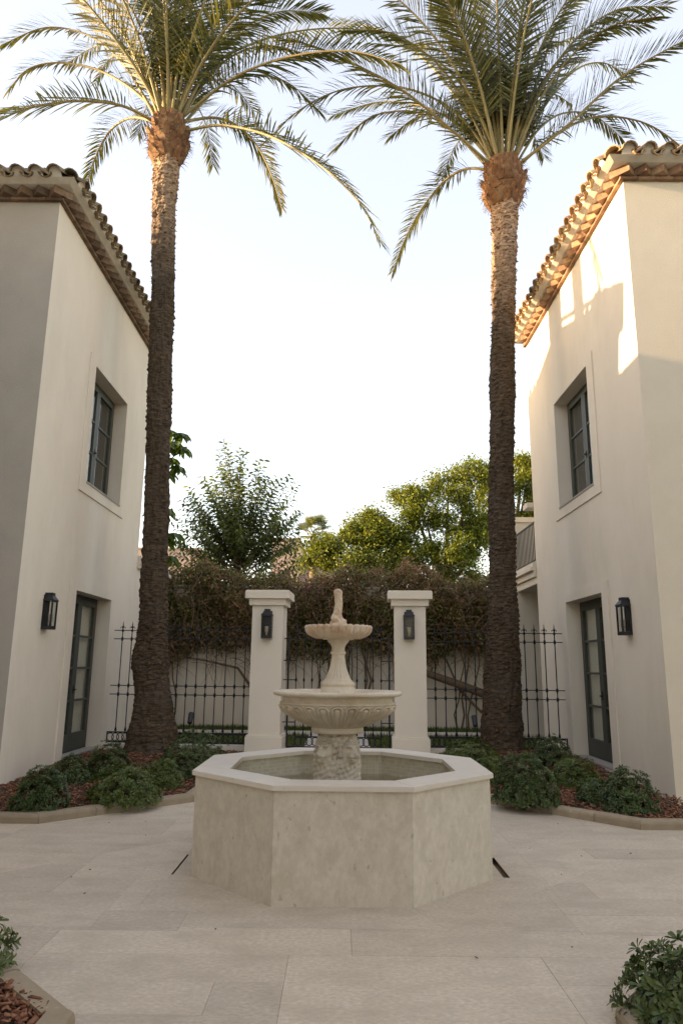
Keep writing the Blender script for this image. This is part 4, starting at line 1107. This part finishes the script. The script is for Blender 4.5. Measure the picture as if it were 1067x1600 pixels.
    for i in range(nup):
        a = i * 2.399 + rr.uniform(-.2, .2) + seed; e = R(88 - 27 * (i / nup) ** .8 + rr.uniform(-4, 4)); L = rr.uniform(3.9, 4.9)
        hd = Vector((math.cos(a) + lean, math.sin(a), 0)); P = [crown + hd * .12 + Vector((0, 0, .05 - .25 * i / nup))]; q = P[0].copy(); ee = e
        for s in range(5):
            q = q + (hd * math.cos(ee) + Vector((0, 0, math.sin(ee)))) * (L / 5); ee -= R(4 + 9 * s * (.4 + i / nup)); P.append(q.copy())
        part('frond', frond_mesh(P, .62, rr, droop=.3, bare=.24, npair=92), [RACH, FROND], o, base)
    return o
YL_, YR_ = 11.4, 11.95
LP = [(-2.88, 11.4, .0, .52), (-2.89, 11.4, .38, .39), (-2.90, 11.4, .8, .31), (-2.93, 11.4, 1.15, .275), (-3.0, 11.4, 1.55, .295), (-2.99, 11.4, 1.95, .245), (-3.0, 11.4, 2.4, .222), (-3.08, 11.4, 4.5, .20), (-3.15, 11.4, 6.2, .205), (-3.21, 11.4, 8.04, .198), (-3.29, 11.4, 9.6, .215), (-3.30, 11.4, 10.62, .23)]
LPs = LP
expL = [
    ([(252, 185, 0), (205, 138, .2), (150, 108, .4), (90, 98, .5), (45, 108, .6), (14, 140, .6)], .55, .75),
    ([(240, 192, 0), (190, 165, -.5), (120, 158, -1.0), (50, 168, -1.5), (0, 188, -1.9), (-60, 225, -2.2)], .55, .55),
    ([(240, 190, 0), (205, 184, .6), (172, 205, 1.1), (148, 250, 1.4), (132, 300, 1.6)], .42, .7),
    ([(292, 190, 0), (335, 184, .3), (370, 196, .5), (402, 228, .7), (425, 275, .8), (440, 325, .9)], .45, .7),
    ([(294, 205, 0), (345, 196, -.4), (420, 212, -.9), (500, 258, -1.4), (560, 315, -1.7), (598, 385, -1.9)], .55, .45),
    ([(288, 185, 0), (345, 135, -.3), (400, 105, -.7), (470, 85, -1.1), (550, 80, -1.4), (625, 100, -1.6)], .55, .45),
    ([(285, 183, 0), (330, 105, .3), (395, 68, .7), (470, 48, 1.0), (550, 45, 1.2), (630, 62, 1.3)], .55, .5),
    ([(255, 183, 0), (215, 110, -.5), (165, 40, -1.0), (110, -20, -1.4), (40, -60, -1.8)], .6, .3),
    ([(262, 183, 0), (238, 125, 1.2), (205, 88, 1.8), (172, 92, 2.2), (150, 130, 2.5)], .42, .7),
    ([(250, 184, 0), (212, 95, -.2), (180, 0, -.5), (140, -90, -.6), (90, -150, -.8)], .6, .25),
    ([(268, 180, 0), (262, 90, -.6), (255, -10, -1.0), (235, -110, -1.4), (205, -180, -1.7)], .55, .2),
    ([(275, 180, 0), (292, 90, -.5), (322, 0, -.9), (372, -80, -1.2), (430, -120, -1.4)], .6, .25),
    ([(280, 182, 0), (315, 100, -.6), (365, 30, -1.1), (425, -20, -1.5), (500, -40, -1.8)], .6, .3)]
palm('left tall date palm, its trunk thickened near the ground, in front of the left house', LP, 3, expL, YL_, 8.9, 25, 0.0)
RP = [(2.635, 11.95, 0.05, 0.43), (2.635, 11.95, 0.465, 0.348), (2.663, 11.95, 0.935, 0.325), (2.691, 11.95, 1.5, 0.306), (2.719, 11.95, 2.159, 0.259), (2.757, 11.95, 3.476, 0.221), (2.804, 11.95, 4.981, 0.212), (2.879, 11.95, 6.525, 0.221), (2.945, 11.95, 7.804, 0.215), (3.011, 11.95, 9.093, 0.231), (3.067, 11.95, 10.176, 0.259)]
expR = [
    ([(762, 266, 0), (728, 264, .3), (692, 285, .6), (655, 332, .8), (630, 380, .9), (614, 424, 1.0)], .45, .6),
    ([(765, 260, 0), (705, 203, -.5), (634, 145, -1.0), (560, 103, -1.4), (490, 72, -1.7), (430, 58, -1.9)], .6, .35),
    ([(770, 255, 0), (728, 192, .2), (680, 155, .4), (615, 135, .6), (535, 140, .7), (468, 172, .8), (412, 225, .8)], .6, .55),
    ([(768, 256, 0), (715, 195, .9), (655, 165, 1.4), (590, 160, 1.8), (520, 180, 2.0)], .5, .6),
    ([(810, 260, 0), (884, 198, -.4), (964, 125, -.8), (1040, 78, -1.1), (1110, 45, -1.4)], .6, .15),
    ([(812, 262, 0), (868, 210, .3), (930, 183, .6), (1000, 190, .8), (1055, 222, .9), (1095, 265, 1.0)], .6, .75),
    ([(805, 255, 0), (848, 170, .4), (895, 112, .8), (940, 98, 1.1), (985, 120, 1.2)], .55, .6),
    ([(802, 252, 0), (845, 140, -.4), (900, 60, -.8), (965, 15, -1.1), (1040, 10, -1.3)], .6, .4),
    ([(778, 250, 0), (735, 150, -.5), (680, 60, -.9), (610, -10, -1.2), (540, -40, -1.4)], .6, .3),
    ([(782, 250, 0), (760, 140, -.3), (725, 30, -.5), (680, -70, -.8), (640, -130, -1.0)], .6, .25),
    ([(790, 250, 0), (800, 140, -.6), (815, 20, -1.1), (840, -90, -1.5), (880, -160, -1.8)], .55, .2),
    ([(796, 250, 0), (830, 150, -.3), (870, 40, -.6), (925, -60, -.9), (980, -110, -1.1)], .6, .25),
    ([(772, 252, 0), (722, 165, .8), (660, 90, 1.4), (590, 45, 1.8), (520, 35, 2.1)], .55, .4)]
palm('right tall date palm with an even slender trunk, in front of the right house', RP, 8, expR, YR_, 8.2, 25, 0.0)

# ---- hedge of vines hanging over the garden wall
hd = thing('vine_hedge', 'thick half dry vine hedge hanging over the white garden wall', 'hedge', (0, 16.9, 0))
k = 105000
x = nrs.uniform(-6.6, 6.6, k)
prof_top = 3.72 + .16 * np.sin(x * 1.3) + .10 * np.sin(x * 3.7 + 1) + .06 * np.sin(x * 9)
prof_bot = 1.84 + .14 * np.sin(x * 2.1 + .5) + .10 * np.sin(x * 5.3)
u = nrs.rand(k) ** .9; z = prof_bot + (prof_top - prof_bot) * u + nrs.randn(k) * .07
front = 16.62 + .16 * np.sin(x * 2.6 + z * 1.7) + .10 * np.sin(z * 5 + x * 4.1) + .06 * np.sin(x * 11) + .22 * np.clip(2.3 - z, 0, 1)
y = front + np.abs(nrs.randn(k)) * .26
y = np.where(z > 3.1, y + nrs.rand(k) * .9, np.minimum(y, 17.15))
P = np.stack([x, y, z], 1)
d = nrs.randn(k, 3) * .6 + np.array([0, -.5, -.35]); fr_m = rotz_rand_frames(d, nrs.uniform(0, 6.28, k))
V, FF = scatter(LEAF4 * np.array([1.25, 1, 1]), LEAF4F, P, fr_m, nrs.uniform(.055, .105, k))
dryp = .36 + .32 * np.sin(x * 1.7 + 2.2) * np.cos(z * 1.9 + x * .7) + .22 * (x > .8) * (z > 3.0)
dry = (nrs.rand(k) < np.clip(dryp, .12, .85)).astype(int)
fl = (nrs.rand(k) < .02 * (np.abs(x + 1.5) < 1.2) * (z > 3.3)); dry = np.where(fl, 2, dry)
of = link('foliage', npmesh('foliage', V - np.array([0, 16.9, 0]), FF, [HEDGE, DRY, FLOWER], np.repeat(dry, 2)), hd); of['kind'] = 'stuff'
rh = random.Random(4); tw = M(); wd = M()
for i in range(820):                                         # bare twigs among and under the leaves
    x0 = rh.uniform(-5.2, 5.2); z0_ = rh.uniform(1.55, 3.9); p = Vector((x0, 16.55 + rh.uniform(-.1, .25), z0_)); P_ = [p]
    d = Vector((rh.uniform(-1, 1), rh.uniform(-.3, .1), rh.uniform(-1, .5))).normalized()
    for s in range(4):
        d = (d + Vector((rh.uniform(-.5, .5), rh.uniform(-.2, .2), rh.uniform(-.45, .2)))).normalized(); p = p + d * rh.uniform(.1, .24); P_.append(p.copy())
    tw.tube(P_, [.007, .006, .005, .004, .002], 3)
for cx_ in (-4.0, -1.75, -1.5, 0.15, .6, 1.5, 1.75, 2.9, -.35):   # stems rising in front of the wall
    for q in range(3):
        P_ = [Vector((cx_ + rh.uniform(-.15, .15), 17.02 + rh.uniform(-.12, .1), .05))]
        for s in range(6): P_.append(P_[-1] + Vector((rh.uniform(-.13, .13), rh.uniform(-.05, .03), .38)))
        r0 = rh.uniform(.012, .035); wd.tube(P_, [r0 * (1 - .09 * i) for i in range(7)], 6)
wd.tube([(3.4, 16.9, .9), (2.7, 16.85, 1.15), (2.0, 16.8, 1.38), (1.35, 16.8, 1.75), (1.0, 16.8, 2.2)], [.10, .09, .085, .07, .06], 8)
wd.tube([(-4.2, 17.0, 1.75), (-3.2, 17.0, 1.62), (-2.4, 17.0, 1.45), (-1.9, 17.0, .8), (-1.6, 17.0, .1)], [.02, .025, .03, .04, .06], 6)
wd.tube([(3.3, 16.95, .5), (2.8, 17, 1.0), (2.5, 17, 1.7)], [.035, .03, .02], 6)
part('twig', tw, TWIG, hd, (0, 16.9, 0), kind='stuff'); part('woody_stem', wd, WOOD, hd, (0, 16.9, 0))

# ---- trees behind
def leafcloud(pos, dirs, size, mat_, name, parent, base, tv=LEAF6, tf=LEAF6F):
    fr_m = rotz_rand_frames(dirs, nrs.uniform(-.8, .8, len(pos)))
    V, FF = scatter(tv, tf, pos - np.array(base), fr_m, size); return link(name, npmesh(name, V, FF, [mat_]), parent)
# slender-leaved fruit tree left of centre: upright shoots with alternate leaves
B = (-2.9, 20.0, 0); tr = thing('fruit_tree', 'loose dark green fruit tree rising behind the hedge left of centre', 'tree', B)
rt = random.Random(9); br = M(); lp, ld, ls = [], [], []
br.tube([(B[0], B[1], -.1), (B[0] + .05, B[1], 1.6), (B[0], B[1], 3.4)], [.16, .13, .11], 10)
for i in range(145):
    a = rt.uniform(0, 2 * PI); e = R(rt.uniform(-8, 88)); st = Vector((B[0], B[1], 3.6 + rt.uniform(0, 1.1)))
    L = rt.uniform(1.7, 2.35) + (1.35 * max(0, e / (PI / 2)) ** 1.6) * rt.uniform(.75, 1.1)
    d = Vector((math.cos(a) * math.cos(e) * 1.1, math.sin(a) * math.cos(e) * .9, math.sin(e))).normalized(); P_ = [st]; p = st.copy()
    for s in range(7):
        d = (d + Vector((rt.uniform(-.13, .13), rt.uniform(-.13, .13), .07))).normalized(); p = p + d * L / 7; P_.append(p.copy())
    br.tube(P_, [.02 * (1 - s / 7.6) + .002 for s in range(8)], 4)
    n = int(L * 19)
    for j in range(n):
        t = .28 + .72 * j / n; k2 = min(6, int(t * 7)); q = P_[k2].lerp(P_[k2 + 1], t * 7 - k2); aa = j * 2.4
        T = (P_[k2 + 1] - P_[k2]).normalized(); o1 = T.orthogonal().normalized(); o2 = T.cross(o1)
        lp.append(q); ld.append(T * .55 + (o1 * math.cos(aa) + o2 * math.sin(aa)) * .8 + Vector((0, 0, -.35))); ls.append(rt.uniform(.14, .21))
part('branch', br, STEM, tr, B)
leafcloud(np.array(lp), np.array(ld), np.array(ls), CITRUS, 'crown', tr, B)
# feathery yellow-green trees right of centre
def acacia(label, B, clumps, seed, dens=1.0):
    rr = np.random.RandomState(seed); o = thing('broad_tree', label, 'tree', B, 0, 'yellow green trees beyond the garden wall')
    m = M(); top = Vector((B[0], B[1], min(c[2] for c in clumps) - .2)); m.tube([(B[0], B[1], -.1), (B[0] + .1, B[1], top.z * .5), tuple(top)], [.28, .22, .17], 9)
    for (x, y, z, rx, rz) in clumps: m.tube([tuple(top), tuple(top.lerp(Vector((x, y, z)), .5) + Vector((0, 0, -.25))), (x, y, z)], [.11, .07, .03], 6)
    part('trunk', m, WOOD, o, B)
    P_, D_ = [], []
    for (x, y, z, rx, rz) in clumps:
        nsub = int(16 * rx * dens) + 6
        for s in range(nsub):
            a = rr.uniform(0, 6.28); u = rr.uniform(-.7, 1); r = rr.uniform(.55, 1.02); q = math.sqrt(max(0, 1 - u * u))
            c = np.array([x + rx * r * q * math.cos(a), y + rx * r * q * math.sin(a), z + rz * 1.25 * r * u]); k = rr.randint(175, 300)
            sp = rr.uniform(.12, .32); pts_ = c + rr.randn(k, 3) * np.array([sp, sp, sp * .75]); P_.append(pts_)
            dd = rr.randn(k, 3) * .6 + (c - np.array([x, y, z])) / rx * .7; dd[:, 2] -= .15; D_.append(dd)
    P_, D_ = np.vstack(P_), np.vstack(D_)
    leafcloud(P_, D_, rr.uniform(.08, .145, len(P_)), ACACIA, 'crown', o, B, LEAF4 * np.array([1.2, 1, 1]), LEAF4F)
def wc(px, py, Y, rx, rz): q = at(px, py, Y); return (q.x, q.y, q.z, rx, rz)
acacia('tall sunlit yellow green tree behind the right half of the hedge', (4.0, 27, 0),
       [wc(700, 765, 27, .85, .62), (*wc(735, 745, 27.4, .8, .6),), wc(640, 775, 26.6, .55, .35), wc(665, 812, 26.4, .9, .45), wc(725, 815, 26.8, .9, .6), wc(620, 832, 26.2, .65, .4), wc(640, 862, 26, .75, .45), wc(700, 868, 25.8, .9, .5), wc(745, 855, 26.5, .7, .5), wc(625, 890, 26, .8, .4), wc(715, 898, 26, .8, .4)], 3)
acacia('low rounded yellow green tree just left of the tall one', (.6, 26, 0),
       [wc(560, 838, 26, .75, .42), wc(525, 850, 26, .6, .4), wc(590, 850, 26, .65, .45), wc(545, 880, 25.6, .8, .4), wc(595, 888, 25.6, .7, .4), wc(490, 872, 26, .6, .35), wc(575, 815, 26.4, .4, .25)], 5)
acacia('darker tree between the right palm trunk and the right house', (7.2, 29, 0),
       [wc(822, 760, 29, .75, .5), wc(770, 775, 29, .8, .7), wc(835, 800, 29, .8, .5), wc(760, 830, 29, .9, .6), wc(815, 725, 29, .28, .18), wc(850, 780, 29, .7, .5), wc(825, 835, 29, .8, .4)], 7)
# fan palm far off
B = tuple(at(490, 880, 33)); B = (B[0], B[1], 0); fp = thing('fan_palm', 'small fan palm between the fruit tree and the yellow green trees', 'palm tree', B)
zt = at(490, 838, 33).z; m = M(); m.tube([(B[0], B[1], -.1), (B[0], B[1], zt)], [.22, .18], 8); part('trunk', m, WOOD, fp, B)
for i in range(26):
    a = i * 2.4; e = R(rt.uniform(-25, 75)); d = Vector((math.cos(a) * math.cos(e), math.sin(a) * math.cos(e), math.sin(e))); c0 = Vector((B[0], B[1], zt)); c1 = c0 + d * rt.uniform(.5, .75)
    m = M(); m.tube([c0, c1], [.02, .012], 4, 0); sdv = d.cross(Vector((0, 0, 1))).normalized(); nn = sdv.cross(d)
    for k in range(19):
        b = R(-100 + 200 * k / 18); dd = (d * math.cos(b) + sdv * math.sin(b) + nn * .12).normalized(); w = d.cross(dd); ww = (nn.cross(dd)).normalized() * .028; l = .62 * rt.uniform(.85, 1.05)
        m.add([c1, c1 + dd * l * .55 + ww, c1 + dd * l + Vector((0, 0, -.1)), c1 + dd * l * .55 - ww], [(0, 1, 2, 3)], 1)
    part('frond', m, [RACH, FAN], fp, B)
# umbrella plant behind the left palm: hanging whorls of long leaves
B = (-4.6, 16.75, 0); up_ = thing('umbrella_tree', 'glossy umbrella tree half hidden behind the left palm trunk', 'tree', B)
m = M(); lp, ld, ls = [], [], []
m.tube([(B[0], B[1], 0), (B[0] - .1, B[1], 3), (B[0] + .1, B[1], 6.2)], [.09, .07, .05], 8)
tips = [at(px, py, 16.6 + rt.uniform(-.2, .4)) for px, py in ((268, 672), (284, 676), (276, 690), (262, 695), (288, 698), (270, 715), (280, 728), (262, 735), (250, 700), (240, 690), (245, 740), (263, 795), (272, 832), (260, 840), (268, 868), (240, 800))]
for c in tips:
    st = Vector((B[0], B[1], max(2.5, c.z - .9))); m.tube([st, st.lerp(c, .6) + Vector((0, 0, .1)), c], [.02, .014, .008], 4)
    for k in range(13):
        a = k * 2.4; lp.append(c); ld.append((math.cos(a) * .6, math.sin(a) * .6, -.75 + .5 * (k / 13))); ls.append(rt.uniform(.26, .40))
part('trunk', m, STEM, up_, B)
leafcloud(np.array(lp), np.array(ld), np.array(ls), UMBR, 'crown', up_, B, LEAF6 * np.array([1.0, 1, 1]))
# ---- houses beyond
def far_house(label, boxes, Y):
    b0 = at(*boxes[0][:2], Y); base = (b0.x, Y, 0); o = thing('far_house', label, 'house', base, 0, 'pink houses beyond the garden')
    for (px0, py0, px1, dy, dp) in boxes:
        a, b = at(px0, py0, Y + dy), at(px1, py0, Y + dy); m = M(); m.box(a.x, b.x, Y + dy, Y + dy + dp, -.1, a.z); part('wall', m, PINK, o, base)
        m = M(); m.box(a.x - .06, b.x + .06, Y + dy - .06, Y + dy + dp + .06, a.z + .001, a.z + .09); part('parapet', m, PINK, o, base)
    return o
far_house('pink stepped house wall seen over the hedge in the centre', [(425, 843, 468, 0, 5), (468, 872, 528, 1.2, 4), (512, 866, 528, .6, 1)], 36)
far_house('pink house with a low roof seen behind the left palm trunk', [(215, 858, 312, 0, 6)], 36)
